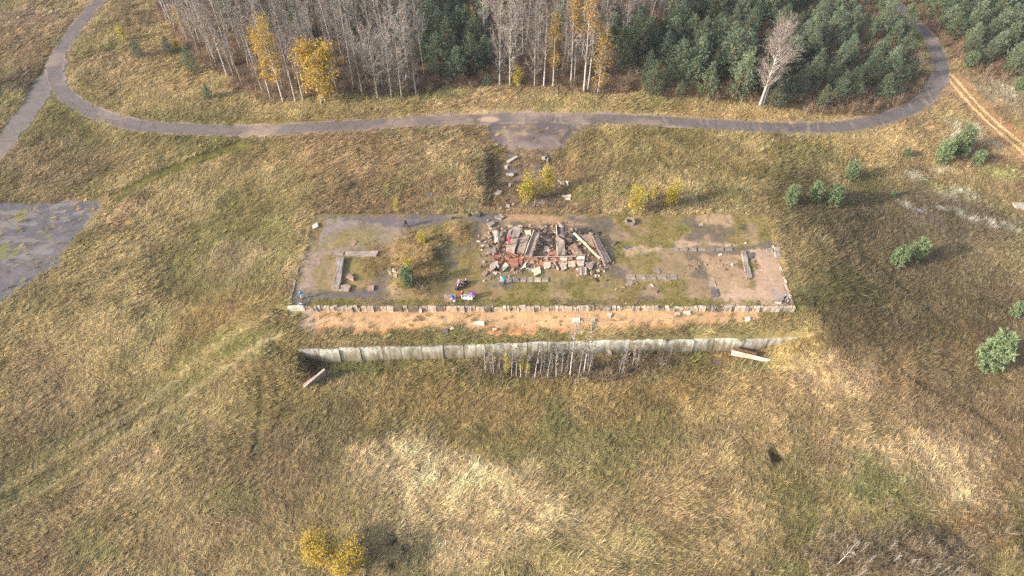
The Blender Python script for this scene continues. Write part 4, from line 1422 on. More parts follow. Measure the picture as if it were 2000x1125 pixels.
def mat_wall():
    m, nt, b = nmat('retaining_wall_concrete')
    tc = nd(nt, 'ShaderNodeTexCoord')
    nz = nd(nt, 'ShaderNodeTexNoise'); nz.inputs['Scale'].default_value = 0.9; nz.inputs['Detail'].default_value = 8; nz.inputs['Roughness'].default_value = 0.65
    mp = nd(nt, 'ShaderNodeMapping'); mp.inputs['Scale'].default_value = (1.3, 1.3, 0.45)
    oi = nd(nt, 'ShaderNodeObjectInfo')
    ad = nd(nt, 'ShaderNodeVectorMath', operation='ADD')
    ml = nd(nt, 'ShaderNodeMath', operation='MULTIPLY'); ml.inputs[1].default_value = 50.0
    nt.links.new(oi.outputs['Random'], ml.inputs[0])
    nt.links.new(tc.outputs['Object'], mp.inputs[0]); nt.links.new(mp.outputs[0], ad.inputs[0]); nt.links.new(ml.outputs[0], ad.inputs[1])
    nt.links.new(ad.outputs[0], nz.inputs['Vector'])
    # greenish grey below, flaking white coat on the upper part (panel local z from -1.6 to 1.4)
    sx = nd(nt, 'ShaderNodeSeparateXYZ'); nt.links.new(tc.outputs['Object'], sx.inputs[0])
    mr = nd(nt, 'ShaderNodeMapRange'); mr.inputs[1].default_value = -1.2; mr.inputs[2].default_value = 1.5; mr.inputs[3].default_value = -0.18; mr.inputs[4].default_value = 0.22
    nt.links.new(sx.outputs[2], mr.inputs[0])
    sa = nd(nt, 'ShaderNodeMath', operation='ADD'); nt.links.new(nz.outputs['Fac'], sa.inputs[0]); nt.links.new(mr.outputs[0], sa.inputs[1])
    rp = nd(nt, 'ShaderNodeValToRGB')
    rp.color_ramp.elements[0].position = 0.42; rp.color_ramp.elements[0].color = (*S(134, 126, 104), 1)
    rp.color_ramp.elements[1].position = 0.72; rp.color_ramp.elements[1].color = (*S(206, 196, 180), 1)
    e = rp.color_ramp.elements.new(0.58); e.color = (*S(160, 150, 132), 1)
    nt.links.new(sa.outputs[0], rp.inputs[0])
    c2, f2 = noise_ramp(nt, 6.0, (0.75,) * 3, (1.1,) * 3, 6, 0.3, 0.6)
    # run-off streaks down the face, and panels of different age
    m2 = nd(nt, 'ShaderNodeMapping'); m2.inputs['Scale'].default_value = (1.3, 1.3, 0.16)
    nt.links.new(ad.outputs[0], m2.inputs[0])
    n2 = nd(nt, 'ShaderNodeTexNoise'); n2.inputs['Scale'].default_value = 1.0; n2.inputs['Detail'].default_value = 5
    nt.links.new(m2.outputs[0], n2.inputs['Vector'])
    r2 = nd(nt, 'ShaderNodeValToRGB')
    r2.color_ramp.elements[0].position = 0.38; r2.color_ramp.elements[0].color = (0.60, 0.59, 0.52, 1)
    r2.color_ramp.elements[1].position = 0.56; r2.color_ramp.elements[1].color = (1, 1, 1, 1)
    nt.links.new(n2.outputs['Fac'], r2.inputs[0])
    mrr = nd(nt, 'ShaderNodeMapRange'); mrr.inputs[3].default_value = 0.72; mrr.inputs[4].default_value = 1.08
    nt.links.new(oi.outputs['Random'], mrr.inputs[0])
    cbr = nd(nt, 'ShaderNodeCombineColor')
    for k in range(3):
        nt.links.new(mrr.outputs[0], cbr.inputs[k])
    nt.links.new(mul(nt, mul(nt, mul(nt, rp.outputs[0], c2), r2.outputs[0]), cbr.outputs[0]), b.inputs['Base Color'])
    bump(nt, b, f2, 0.4, 0.03)
    return m


M['wallconc'] = mat_wall()


def rough_prism(corners, thick, jit=0.03, n=5, seed=0, wavy=0.02):
    """slab with a chipped outline: corners = top face in order, thickness goes down along the normal"""
    r = np.random.default_rng(seed)
    c = [np.asarray(p, float) for p in corners]
    nrm = unit(np.cross(c[1] - c[0], c[3] - c[0]) + np.cross(c[2] - c[1], c[0] - c[1]) * 0)
    if nrm[2] < 0:
        nrm = -nrm
    top = []
    cen = sum(c) / 4
    for i in range(n + 1):
        for j in range(n + 1):
            u, v = i / n, j / n
            p = (c[0] * (1 - u) + c[1] * u) * (1 - v) + (c[3] * (1 - u) + c[2] * u) * v
            if i in (0, n) or j in (0, n):
                d = unit(cen - p)
                p = p + d * abs(r.normal(0, jit)) + r.normal(0, jit * 0.3, 3)
            p = p + nrm * r.normal(0, wavy)
            top.append(p)
    V = list(top) + [p - nrm * thick + r.normal(0, jit * 0.3, 3) for p in top]
    F = []
    m = n + 1; N2 = m * m
    flip = np.dot(np.cross(c[1] - c[0], c[3] - c[0]), nrm) < 0
    for i in range(n):
        for j in range(n):
            a = i * m + j
            q = (a, a + m, a + m + 1, a + 1)
            F.append(q[::-1] if flip else q)
            q2 = tuple(N2 + k for k in q)
            F.append(q2 if flip else q2[::-1])
    ring = [i * m for i in range(n)] + [n * m + j for j in range(n)] + [i * m + n for i in range(n, 0, -1)] + [j for j in range(n, 0, -1)]
    for k in range(len(ring)):
        a, b2 = ring[k], ring[(k + 1) % len(ring)]
        q = (a, N2 + a, N2 + b2, b2)
        F.append(q[::-1] if flip else q)
    return V, F


_sl = [100]


def slab(name, label, corners, thick, mat, cat='slab', group=None, parent=None, jit=0.04, n=4, wavy=0.012):
    _sl[0] += 1
    V, F = rough_prism(corners, thick, jit, n, _sl[0], wavy)
    base = np.mean(V, 0); base[2] = np.min(np.array(V)[:, 2])
    po = np.zeros(3) if parent is None else np.array(parent.location)
    o = mesh_obj(name, [v - base for v in V], F, M[mat], parent)
    o.location = tuple(base - po)
    if parent is None:
        tag(o, label, cat, group)
    return o


def gq(pix, lift=0.25):
    """four pixels -> points lifted above the ground"""
    out = []
    for a, b in pix:
        g = G(a, b)
        p = P(a, b, g[2] + lift)
        out.append(p)
    return out


def zq(pix, off, sc):
    return [P(off[0] + x / sc, off[1] + y / sc, z) for x, y, z in pix]


# stone edge along the front of the platform: one stone after the other
edge = empty('stone_edge_wall', (0, PY0, -0.9))
tag(edge, 'low broken stone edge along the front of the platform', 'wall')
sx = PX0 - 0.1
k = 0
r = np.random.default_rng(77)
while sx < PX1:
    w = 2.2 if k == 0 else float(r.choice([0.35, 0.5, 0.7, 0.9, 1.2, 1.5], p=[.15, .25, .22, .18, .12, .08]))
    w = min(w, PX1 + 0.1 - sx)
    if w < 0.2:
        break
    matn = 'white' if k == 0 else str(r.choice(['stone1', 'stone2', 'stone3', 'conc_l'], p=[.38, .34, .08, .20]))
    if sx > 34: matn = 'conc_l'
    top = 0.06 + r.normal(0, 0.05); fr = PY0 - 0.28 - max(-0.12, r.normal(0, 0.09)); tl = r.normal(0, 0.06)
    g = 0.012 + (0.05 if r.random() < 0.2 else 0)
    V, F = rough_prism([(sx + g, fr, top), (sx + w - g, fr + r.normal(0, .03), top + tl), (sx + w - g, PY0 + 0.12, top + tl), (sx + g, PY0 + 0.12, top)], 1.15, 0.035, 3, 300 + k, 0.02)
    o = mesh_obj('stone', [v - np.array([sx + w / 2, PY0, -0.9]) for v in V], F, M[matn], edge)
    o.location = (sx + w / 2, 0, 0)
    sx += w; k += 1

# retaining wall of concrete panels
wall = empty('retaining_wall', (0, float(WY.mean()), WALL_TOP - 3.0))
tag(wall, 'long weathered concrete retaining wall of upright panels above the ditch', 'wall')
joints = [582, 622, 662, 703, 745, 783, 824, 865, 905, 947, 990, 1030, 1070, 1111, 1150, 1192, 1230, 1262, 1295, 1356, 1396, 1440, 1500, 1560]
pyj = np.interp(joints, [p[0] for p in wall_px], [p[1] for p in wall_px])
wp = [P(a, b, WALL_TOP) for a, b in zip(joints, pyj)]
for k in range(len(wp) - 1):
    a, b = wp[k].copy(), wp[k + 1].copy()
    d = unit(b - a); nrm = np.array([d[1], -d[0], 0])
    a = a + d * 0.03; b = b - d * 0.03
    off = r.normal(0, 0.06); tz = r.normal(0, 0.05) + 0.12; lean = r.normal(0.10, 0.03)
    a = a + nrm * off; b = b + nrm * (off + r.normal(0, 0.05)); a[2] += tz; b[2] += tz + r.normal(0, 0.04)
    th = 0.30
    dn = np.array([0, 0, -3.6]) + nrm * lean * 3.0
    front = [a, b, b + dn, a + dn]
    V = []
    nu, nv = 5, 4
    for side, sh in ((0, 0), (1, -th)):
        for i in range(nv + 1):
            for j in range(nu + 1):
                u, v = j / nu, i / nv
                p = (front[0] * (1 - u) + front[1] * u) * (1 - v) + (front[3] * (1 - u) + front[2] * u) * v + nrm * (sh + (r.normal(0, 0.01) if side == 0 else 0))
                if i == 0:
                    p[2] -= abs(r.normal(0, 0.035))
                V.append(p)
    F = []
    m = nu + 1; N2 = m * (nv + 1)
    for i in range(nv):
        for j in range(nu):
            q = i * m + j
            F.append((q, q + m, q + m + 1, q + 1)); F.append((N2 + q, N2 + q + 1, N2 + q + m + 1, N2 + q + m))
    for j in range(nu):
        F.append((j, j + 1, N2 + j + 1, N2 + j)); q = nv * m + j; F.append((q, N2 + q, N2 + q + 1, q + 1))
    for i in range(nv):
        q = i * m; F.append((q, N2 + q, N2 + q + m, q + m)); q = i * m + nu; F.append((q, q + m, N2 + q + m, N2 + q))
    cen = (a + b) / 2 + np.array([0, 0, -1.5])
    o = mesh_obj('panel', [v - cen for v in V], F, M['wallconc'], wall)
    o.location = tuple(cen - np.array(wall.location))

# things lying in the ditch
slab('concrete_slab', 'thin concrete slab leaning on its edge at the left end of the ditch', [P(592, 753, -3.7), P(634, 721, -3.5), P(640, 733, -4.9), P(606, 762, -5.0)], 0.22, 'conc_b', n=3)
slab('plank', 'pale plank lying along the top of the leaning slab at the left ditch end', [P(591, 754, -3.55), P(634, 719, -3.35), P(635, 722, -3.35), P(594, 757, -3.55)], 0.12, 'conc_l', 'plank', n=3)
slab('wall_panel', 'fallen white concrete wall panel lying below the right end of the retaining wall', [P(1429, 683, -3.6), P(1507, 702, -4.0), P(1498, 707, -4.3), P(1427, 694, -4.2)], 0.3, 'conc_l', 'wall panel')
slab('rusty_beam', 'rusty dark beam wedged behind the fallen white wall panel', [P(1431, 677, -3.5), P(1480, 689, -3.7), P(1478, 693, -3.8), P(1431, 682, -3.6)], 0.25, 'rust', 'beam', n=3)
slab('concrete_block', 'white concrete stub leaning against the retaining wall above the thicket', [P(1185, 683, -4.0), P(1194, 684, -4.0), P(1197, 699, -5.2), P(1191, 697, -5.2)], 0.3, 'conc_l', 'block', n=3)
slab('concrete_block', 'dark wet block lying in the ditch right of the middle', gq([(1393, 702), (1408, 702), (1410, 712), (1396, 712)], 0.35), 0.4, 'conc_d', 'block', n=3)
slab('concrete_block', 'small pale block in the shaded ditch left of the thicket', gq([(880, 719), (890, 717), (893, 724), (883, 727)], 0.3), 0.3, 'conc_l', 'block', n=3)

# pale stones on the sand terrace
for (pix, mt, lab) in (
    ([(924, 627), (946, 627), (946, 635), (924, 634)], 'white', 'long pinkish white slab lying on the orange sand'),
    ([(878, 641), (884, 637), (888, 642), (883, 644)], 'white', 'small white stone at the lower rim of the sand'),
    ([(862, 643), (874, 641), (876, 650), (866, 651)], 'conc_d', 'dark concrete slab in the grass below the sand'),
    ([(961, 641), (970, 639), (972, 644), (964, 646)], 'conc_l', 'pale slab half buried at the sand rim below the long white slab'),
    ([(1117, 621), (1133, 620), (1134, 629), (1120, 630)], 'white', 'large white stone block in the middle of the sand strip'),
    ([(1152, 622), (1160, 621), (1163, 628), (1154, 630)], 'conc_l', 'pale stone right of the large white block on the sand'),
    ([(1455, 618), (1466, 618), (1466, 627), (1456, 627)], 'white', 'square white block alone at the right end of the sand'),
    ([(1318, 610), (1328, 609), (1330, 614), (1320, 615)], 'conc_l', 'flat pale stone under the stone edge, left of its neighbour'),
    ([(1334, 608), (1348, 607), (1350, 613), (1336, 614)], 'white', 'white stone heap under the stone edge on the right'),
    ([(1186, 610), (1196, 611), (1192, 620), (1186, 618)], 'conc_l', 'pale crumbled stones on the sand below the stone edge'),
):
    slab('stone_block', lab, gq(pix, 0.28), 0.36, mt, 'stone', n=3, jit=0.06)

# remains of walls and paving on the platform
z1 = lambda pts, lift: gq([(550 + x / 4.89, 390 + y / 4.89) for x, y in pts], lift)
z3 = lambda pts, lift: gq([(1180 + x / 4.326, 360 + y / 4.326) for x, y in pts], lift)
slab('foundation_beam', 'thick grey foundation beam running away from the camera on the left', z1([(527, 545), (597, 545), (560, 800), (490, 800)], 0.5), 0.6, 'conc', 'beam', n=6)
slab('foundation_beam', 'broken end piece in front of the long left foundation beam', z1([(487, 805), (556, 805), (545, 855), (465, 850)], 0.4), 0.5, 'conc', 'beam')
slab('foundation_beam', 'flat concrete strip across the left end of the overgrown square', z1([(440, 492), (600, 488), (590, 530), (450, 525)], 0.18), 0.3, 'conc', 'beam', n=5, jit=0.1)
slab('foundation_beam', 'grey concrete strip across the back of the overgrown square', z1([(608, 492), (930, 488), (900, 538), (604, 532)], 0.32), 0.45, 'conc', 'beam', n=6)
slab('concrete_slab', 'tilted flat slab at the front end of the left foundation beam', z1([(560, 812), (650, 808), (632, 868), (542, 868)], 0.3), 0.25, 'conc')
slab('concrete_slab', 'small upright corner of slab beside the tilted flat slab', z1([(640, 815), (664, 820), (640, 872), (620, 870)], 0.4), 0.25, 'conc_b', n=3)
slab('concrete_block', 'pentagonal grey block inside the overgrown square', z1([(612, 735), (645, 700), (690, 735), (685, 762)], 0.45), 0.5, 'conc_b', 'block', n=3)
slab('concrete_slab', 'triangular broken slab on the left asphalt in front of the walking person', z1([(655, 420), (690, 378), (730, 400), (695, 432)], 0.15), 0.2, 'conc_b', n=3)
slab('concrete_slab', 'white slab lying on the slope at the far left corner of the platform', z1([(288, 245), (342, 213), (357, 250), (298, 278)], 0.3), 0.3, 'white', n=3)
slab('concrete_block', 'mossy block at the rim of the overgrown heap', z1([(820, 815), (885, 812), (880, 862), (820, 858)], 0.3), 0.4, 'conc_b', 'block', n=3)
for k, (pts, lab) in enumerate((
    ([(1010, 680), (1045, 672), (1050, 720), (1030, 720)], 'broken kerb piece at the rubble notch of the heap'),
    ([(1050, 655), (1090, 655), (1095, 690), (1060, 690)], 'white rubble stone at the notch of the overgrown heap'),
    ([(1062, 700), (1105, 705), (1100, 740), (1060, 735)], 'grey rubble stone below the notch of the heap'))):
    slab('stone_block', lab, z1(pts, 0.2), 0.3, ('conc', 'conc_l', 'conc')[k], 'stone', n=3)
for k in range(7):
    x0 = 560 + k * 76
    slab('paving_slab', ('leftmost', 'second', 'third', 'middle', 'fifth', 'sixth', 'rightmost')[k] + ' of the grey slabs in the strip across the right half', z3([(x0 + 2, 537), (x0 + 72, 534), (x0 + 72, 560), (x0 + 2, 566)], 0.12 + 0.04 * (k % 3)), 0.25, 'conc', n=3)
slab('foundation_beam', 'mossy foundation beam running towards the front on the bare right corner', z3([(1158, 560), (1196, 562), (1252, 785), (1205, 800)], 0.32), 0.45, 'conc', 'beam', n=6)
slab('concrete_block', 'dark square block beside the mossy beam on the right', z3([(1200, 578), (1262, 572), (1256, 622), (1214, 626)], 0.25), 0.4, 'conc_d', 'block', n=3)
for k in range(5):
    x0 = 180 + k * 88
    slab('paving_slab', ('leftmost', 'second', 'middle', 'fourth', 'rightmost')[k] + ' of the five slabs in the mossy row on the right', z3([(x0 + 3, 762), (x0 + 84, 764), (x0 + 84, 802), (x0 + 3, 804)], 0.10), 0.2, 'conc', n=3)
for pts, lift, mt, lab in (
    ([(185, 812), (240, 812), (242, 852), (186, 852)], .1, 'conc', 'single slab below the left end of the mossy slab row'),
    ([(410, 735), (450, 705), (482, 735), (470, 755)], .12, 'conc', 'single slab above the middle of the mossy slab row'),
    ([(880, 812), (940, 816), (947, 860), (888, 860)], .12, 'conc', 'upper one of two slabs at the edge of the moss and soil'),
    ([(897, 880), (962, 882), (970, 945), (908, 950)], .16, 'conc_d', 'lower darker one of two slabs at the edge of the moss'),
    ([(1370, 537), (1430, 537), (1430, 570), (1374, 572)], .25, 'conc', 'grey panel left of the white framed one at the right rim'),
    ([(1436, 528), (1486, 532), (1502, 622), (1452, 620)], .3, 'conc', 'white framed grey panel lying at the right rim'),
    ([(1025, 505), (1065, 502), (1075, 520), (1035, 525)], .2, 'conc_l', 'pale lump of concrete at the end of the slab strip'),
    ([(965, 585), (990, 578), (1000, 596), (975, 602)], .15, 'white', 'white stone just below the slab strip'),
    ([(1183, 487), (1202, 487), (1204, 500), (1186, 500)], .15, 'white', 'white stone on bare soil near the dark asphalt remnant'),
    ([(800, 330), (835, 326), (840, 346), (806, 350)], .15, 'conc_l', 'pale stone on the bare patch at the back of the platform'),
    ([(850, 295), (880, 300), (876, 316), (852, 312)], .15, 'conc_l', 'small pale stone behind the other one on the back patch'),
    ([(1450, 990), (1500, 1000), (1496, 1008), (1446, 998)], .2, 'white', 'white curved strip at the feet of the dark dressed person on the right'),
    ([(150, 525), (190, 515), (245, 530), (190, 555)], .1, 'conc_d', 'flat dark slab right of the rubble heap'),
    ([(62, 478), (108, 480), (104, 498), (66, 498)], .3, 'conc_d', 'dark block in the weeds right of the rubble heap'),
    ([(340, 595), (368, 592), (366, 608), (346, 612)], .12, 'conc_d', 'small dark stone on bare soil right of the rubble heap'),
):
    slab('concrete_slab', lab, z3(pts, lift), 0.28, mt, n=3)
# open concrete shaft in the back right of the platform
g = G(1230, 436)
sh = empty('concrete_shaft', g)
tag(sh, 'small open concrete shaft in the grass behind the right half of the platform', 'shaft')
for (cx_, cy_, hx, hy) in ((-0.55, 0, 0.12, 0.5), (0.55, 0, 0.12, 0.5), (0, -0.5, 0.43, 0.12), (0, 0.5, 0.43, 0.12)):
    b_ = MB(); b_.box((cx_, cy_, 0.15), (hx, hy, 0.45)); b_.obj('shaft_wall', M['conc'], sh)
b_ = MB(); b_.box((0, 0, -0.02), (0.43, 0.38, 0.05)); b_.obj('shaft_floor', M['conc_d'], sh)

# kerbs along both short sides
for (xa, ya, xb, yb, lab) in ((PX0, 61.2, -30.3, 71.4, 'thin broken kerb along the left side of the platform'), (PX1 - .1, 61.4, PX1 - .3, 72.5, 'thin broken kerb along the right side of the platform')):
    kb = empty('kerb', (xa, ya, 0)); tag(kb, lab, 'kerb')
    n = 9
    for k in range(n):
        if k in (4, 6): continue
        ta, tb = (k + 0.03) / n, (k + 0.97) / n
        p0 = np.array([xa + (xb - xa) * ta, ya + (yb - ya) * ta, 0]); p1 = np.array([xa + (xb - xa) * tb, ya + (yb - ya) * tb, 0])
        o_ = random.uniform(-.08, .08)
        V, F = rough_prism([p0 + (-.14 + o_, 0, .16), p0 + (.12 + o_, 0, .16), p1 + (.12 + o_, 0, .14), p1 + (-.14 + o_, 0, .14)], 0.5, 0.03, 3, 900 + k, 0.015)
        mesh_obj('kerb_stone', [v - np.array([xa, ya, 0]) for v in V], F, M['conc_l'], kb)

# broken stairway slabs between the road and the platform
st = lambda pts, lift: gq([(900 + x / 4.89, 200 + y / 4.89) for x, y in pts], lift)
for pts, lift, mt, lab in (
    ([(415, 490), (545, 492), (520, 530), (412, 528)], .15, 'conc_d', 'dark stair slab just below the apron on the left'),
    ([(430, 560), (535, 505), (552, 515), (450, 578)], .35, 'conc_l', 'pale long slab tilted across the dark stair slab on the left'),
    ([(692, 488), (820, 490), (832, 518), (690, 520)], .15, 'conc_d', 'dark stair slab just below the apron on the right'),
    ([(768, 515), (805, 512), (812, 545), (780, 545)], .4, 'conc_l', 'white rounded lump on the right stair slab'),
    ([(815, 540), (835, 525), (832, 590), (818, 585)], .3, 'conc', 'narrow upright slab at the right side of the stairway'),
    ([(415, 605), (450, 598), (445, 632), (420, 630)], .35, 'conc_l', 'pale broken corner at the left of the second stair slabs'),
    ([(450, 612), (562, 606), (566, 668), (450, 672)], .12, 'conc_d', 'large dark slab in the second row of the stairway, left'),
    ([(430, 675), (505, 668), (508, 695), (435, 698)], .4, 'conc_l', 'pale slab edge below the large dark stair slab'),
    ([(706, 600), (765, 598), (768, 655), (712, 662)], .12, 'conc_d', 'dark slab in the second row of the stairway, right'),
    ([(772, 598), (825, 600), (822, 640), (772, 652)], .12, 'conc_d', 'dark slab at the far right of the second stair row'),
    ([(300, 880), (350, 838), (395, 845), (380, 872)], .35, 'conc_l', 'pale broken slab lying left of the yellow bushes'),
    ([(640, 928), (706, 926), (712, 966), (640, 966)], .12, 'conc', 'upper left of the four slabs at the platform steps'),
    ([(718, 926), (790, 922), (800, 962), (722, 966)], .12, 'conc', 'upper right of the four slabs at the platform steps'),
    ([(645, 976), (712, 976), (722, 1018), (660, 1022)], .12, 'conc', 'lower left of the four slabs at the platform steps'),
    ([(722, 976), (805, 972), (820, 1014), (738, 1020)], .12, 'conc', 'lower right of the four slabs at the platform steps'),
    ([(960, 885), (1052, 876), (1056, 896), (965, 905)], .4, 'conc_l', 'long pale slab right of the yellow saplings'),
    ([(985, 912), (1045, 900), (1050, 930), (1000, 935)], .3, 'conc_l', 'white broken block below the long pale slab'),
    ([(1000, 745), (1028, 755), (1028, 795), (1010, 790)], .5, 'white', 'white upright stone right of the taller yellow sapling'),
    ([(925, 735), (955, 750), (965, 775), (940, 770)], .4, 'conc_l', 'pale stone between yellow sapling and white upright stone'),
    ([(960, 750), (985, 745), (992, 780), (970, 785)], .4, 'conc', 'grey stone next to the white upright stone'),
    ([(880, 848), (968, 846), (970, 862), (884, 864)], .2, 'conc_b', 'long brown slab in the shade behind the yellow saplings'),
    ([(455, 775), (480, 765), (478, 800), (460, 805)], .3, 'conc_l', 'thin pale stone left of the yellow bush'),
    ([(330, 970), (355, 966), (356, 992), (334, 994)], .2, 'conc_l', 'small pale stone behind the platform, left one'),
    ([(425, 958), (470, 975), (468, 1000), (436, 996)], .25, 'conc_l', 'pale broken stone behind the platform, right of a smaller one'),
    ([(1075, 940), (1125, 975), (1110, 990), (1070, 962)], .2, 'conc', 'grey slab at the right end of the stairway rubble'),
):
    slab('stair_slab' if 'stair' in lab else 'concrete_slab', lab, st(pts, lift), 0.22, mt, n=3)
bk = lambda pts, lift: gq([(860 + x / 14.286, 400 + y / 14.286) for x, y in pts], lift)
for pts, lift, mt, lab in (
    ([(1500, 330), (1690, 245), (1820, 305), (1690, 400)], .3, 'conc', 'grey tilted slab at the back rim behind the rubble heap'),
    ([(1300, 500), (1480, 440), (1520, 520), (1380, 600)], .45, 'conc', 'curved grey slab behind the left end of the rubble heap'),
    ([(990, 210), (1110, 225), (1105, 285), (1000, 285)], .5, 'conc_d', 'dark cube with pale top at the back rim of the platform'),
    ([(980, 195), (1050, 185), (1052, 215), (985, 222)], .6, 'white', 'white stone on the dark cube at the back rim'),
    ([(285, 305), (350, 300), (355, 370), (290, 378)], .4, 'conc_d', 'black square block in the weeds at the back rim'),
    ([(720, 225), (770, 222), (790, 290), (745, 296)], .4, 'conc_d', 'dark narrow block at the back rim by the bare patch'),
    ([(500, 325), (550, 330), (550, 360), (505, 355)], .3, 'conc_d', 'small dark stone on the bare back patch'),
    ([(1300, 410), (1335, 400), (1340, 440), (1305, 440)], .25, 'white', 'tiny white stone beside the curved grey slab'),
):
    slab('concrete_block' if 'slab' not in lab else 'concrete_slab', lab, bk(pts, lift), 0.35, mt, 'block' if 'slab' not in lab else 'slab', n=3)
slab('concrete_block', 'dark stone lying in the meadow behind the left part of the platform', gq([(832, 377), (844, 375), (846, 383), (835, 384)], 0.4), 0.4, 'conc_d', 'block', n=3)
slab('concrete_slab', 'pale concrete piece at the right edge of the picture', gq([(1978, 395), (2004, 395), (2004, 408), (1984, 405)], 0.5), 0.5, 'conc_l', n=3)

# the collapsed building in the middle ---------------------------------------
A_ = lambda pts: zq(pts, (930, 430), 9.37)
B_ = lambda pts: zq(pts, (1060, 430), 9.373)
for pts, th, mt, lab in (
    (A_([(700, 110, 1.9), (850, 150, 1.9), (775, 305, 1.6), (632, 332, 1.6)]), .22, 'conc', 'upper half of the long roof slab beside the red dressed person'),
    (A_([(630, 345, 1.35), (772, 320, 1.35), (692, 610, .85), (530, 545, .85)]), .22, 'conc', 'lower half of the long roof slab under the red dressed person'),
    (A_([(835, 255, 1.25), (980, 290, 1.25), (872, 602, .75), (742, 592, .75)]), .22, 'conc', 'middle roof slab between two long slabs on the heap'),
    (A_([(880, 185, 1.7), (1000, 175, 1.7), (1000, 265, 1.5), (920, 260, 1.5)]), .25, 'cream', 'yellowish broken slab at the top of the rubble heap'),
    (A_([(590, 180, 1.2), (672, 150, 1.2), (632, 300, 1.1), (556, 300, 1.1)]), .2, 'conc', 'narrow slab at the upper left of the long roof slab'),
    (A_([(575, 95, 1.5), (680, 80, 1.5), (672, 120, 1.4), (585, 135, 1.4)]), .15, 'conc_l', 'pale ribbed lintel at the back rim of the heap'),
    (A_([(740, 90, 2.0), (855, 95, 2.0), (840, 125, 1.9), (750, 110, 1.9)]), .15, 'conc_l', 'second pale lintel behind the long roof slab'),
    (A_([(200, 540, .95), (350, 480, .95), (372, 590, .8), (218, 622, .8)]), .4, 'conc', 'grey block at the left side of the heap'),
    (A_([(140, 250, .8), (200, 215, .8), (300, 300, .7), (240, 330, .7)]), .3, 'conc_b', 'brown slab at the upper left of the heap'),
    (A_([(240, 800, .75), (385, 742, .75), (432, 865, .65), (272, 922, .65)]), .35, 'conc_l', 'pale broad block at the front left corner of the heap'),
    (A_([(455, 868, .6), (540, 768, .7), (606, 830, .6), (500, 918, .6)]), .2, 'white', 'white edged plate left of the brick coloured plate'),
    (A_([(610, 692, .75), (772, 684, .75), (774, 842, .6), (622, 852, .6)]), .25, 'brick', 'brick red plate with pale rim at the front of the heap'),
    (A_([(775, 700, .7), (860, 690, .7), (850, 790, .6), (780, 800, .6)]), .3, 'brick', 'second brick red chunk right of the brick red plate'),
    (A_([(812, 892, .6), (905, 765, .7), (922, 765, .7), (912, 862, .6)]), .15, 'cream', 'white triangular plate at the front of the heap'),
    (A_([(1026, 888, .6), (1168, 850, .6), (1200, 968, .5), (1062, 1020, .5)]), .2, 'cream', 'bright cream square slab in front of the heap'),
    (A_([(92, 960, .35), (190, 912, .35), (225, 955, .3), (150, 1032, .3)]), .2, 'conc_b', 'diamond shaped grey slab in the grass at the front left'),
    (A_([(0, 370, .5), (80, 362, .5), (82, 392, .45), (5, 400, .45)]), .15, 'white', 'white plank end at the far left of the heap'),
    (A_([(930, 860, .5), (1060, 880, .5), (1050, 940, .4), (950, 930, .4)]), .2, 'conc', 'grey plate between white triangle and cream slab'),
    (A_([(900, 730, .6), (1060, 720, .6), (1070, 790, .5), (910, 790, .5)]), .2, 'conc_b', 'brown plate behind the white triangle'),
    (B_([(262, 285, 1.3), (400, 372, 1.3), (420, 640, .75), (275, 655, .75)]), .22, 'conc', 'grey slab below the dark trough on the right of the heap'),
    (B_([(412, 330, 1.0), (490, 282, 1.0), (552, 360, .9), (480, 412, .9)]), .3, 'conc_b', 'rounded brown block right of the dark trough'),
    (B_([(472, 478, 1.05), (590, 412, 1.05), (742, 638, .75), (612, 662, .75)]), .3, 'conc_b', 'brown tilted beam slab on the right of the heap'),
    (B_([(690, 265, 1.5), (880, 250, 1.5), (962, 500, 1.0), (800, 425, 1.2)]), .2, 'conc_b', 'broad brown plate under the planks'),
    (B_([(10, 775, .6), (160, 750, .7), (142, 868, .6), (22, 890, .55)]), .2, 'conc_l', 'first white edged panel of the front row from the left'),
    (B_([(175, 750, .65), (205, 745, .65), (300, 900, .5), (282, 912, .5)]), .2, 'conc_l', 'narrow slanted panel of the front row'),
    (B_([(312, 792, .65), (450, 762, .65), (440, 888, .55), (352, 922, .55)]), .2, 'conc_l', 'grey panel of the front row right of the narrow slanted one'),
    (B_([(462, 742, .7), (604, 742, .7), (604, 850, .6), (462, 850, .6)]), .2, 'stone1', 'pinkish panel of the front row'),
    (B_([(616, 742, .75), (764, 736, .75), (760, 830, .6), (642, 842, .6)]), .2, 'conc_l', 'panel of the front row above the short stacked planks'),
    (B_([(786, 770, .75), (962, 752, .75), (905, 882, .6), (826, 880, .6)]), .2, 'conc', 'last grey panel at the right of the front row'),
    (B_([(980, 900, .5), (1040, 880, .5), (1052, 945, .4), (985, 958, .4)]), .45, 'stone1', 'buff boulder at the front right corner of the heap'),
    (B_([(870, 930, .45), (920, 920, .45), (930, 970, .4), (880, 985, .4)]), .35, 'white', 'white lump beside the dark hollow at the front right'),
    (B_([(1265, 385, .4), (1350, 385, .4), (1345, 420, .35), (1270, 420, .35)]), .35, 'conc_d', 'dark chunk lying apart on the right of the heap'),
    (B_([(620, 655, .85), (770, 650, .85), (770, 710, .75), (625, 715, .75)]), .25, 'white', 'white crumbled wall top behind the front row'),
    (B_([(310, 680, .8), (450, 690, .8), (440, 740, .7), (320, 730, .7)]), .25, 'white', 'white crumbled wall top left of the other one'),
    (B_([(20, 470, .7), (150, 480, .7), (140, 570, .6), (20, 575, .6)]), .3, 'stone1', 'pinkish mortar lump in the middle of the heap'),
    (B_([(20, 345, .8), (150, 340, .8), (145, 380, .75), (25, 385, .75)]), .3, 'conc_l', 'pale long lump behind the pinkish mortar'),
):
    slab('rubble_slab', lab, pts, th, mt, 'slab', n=4, jit=0.05)


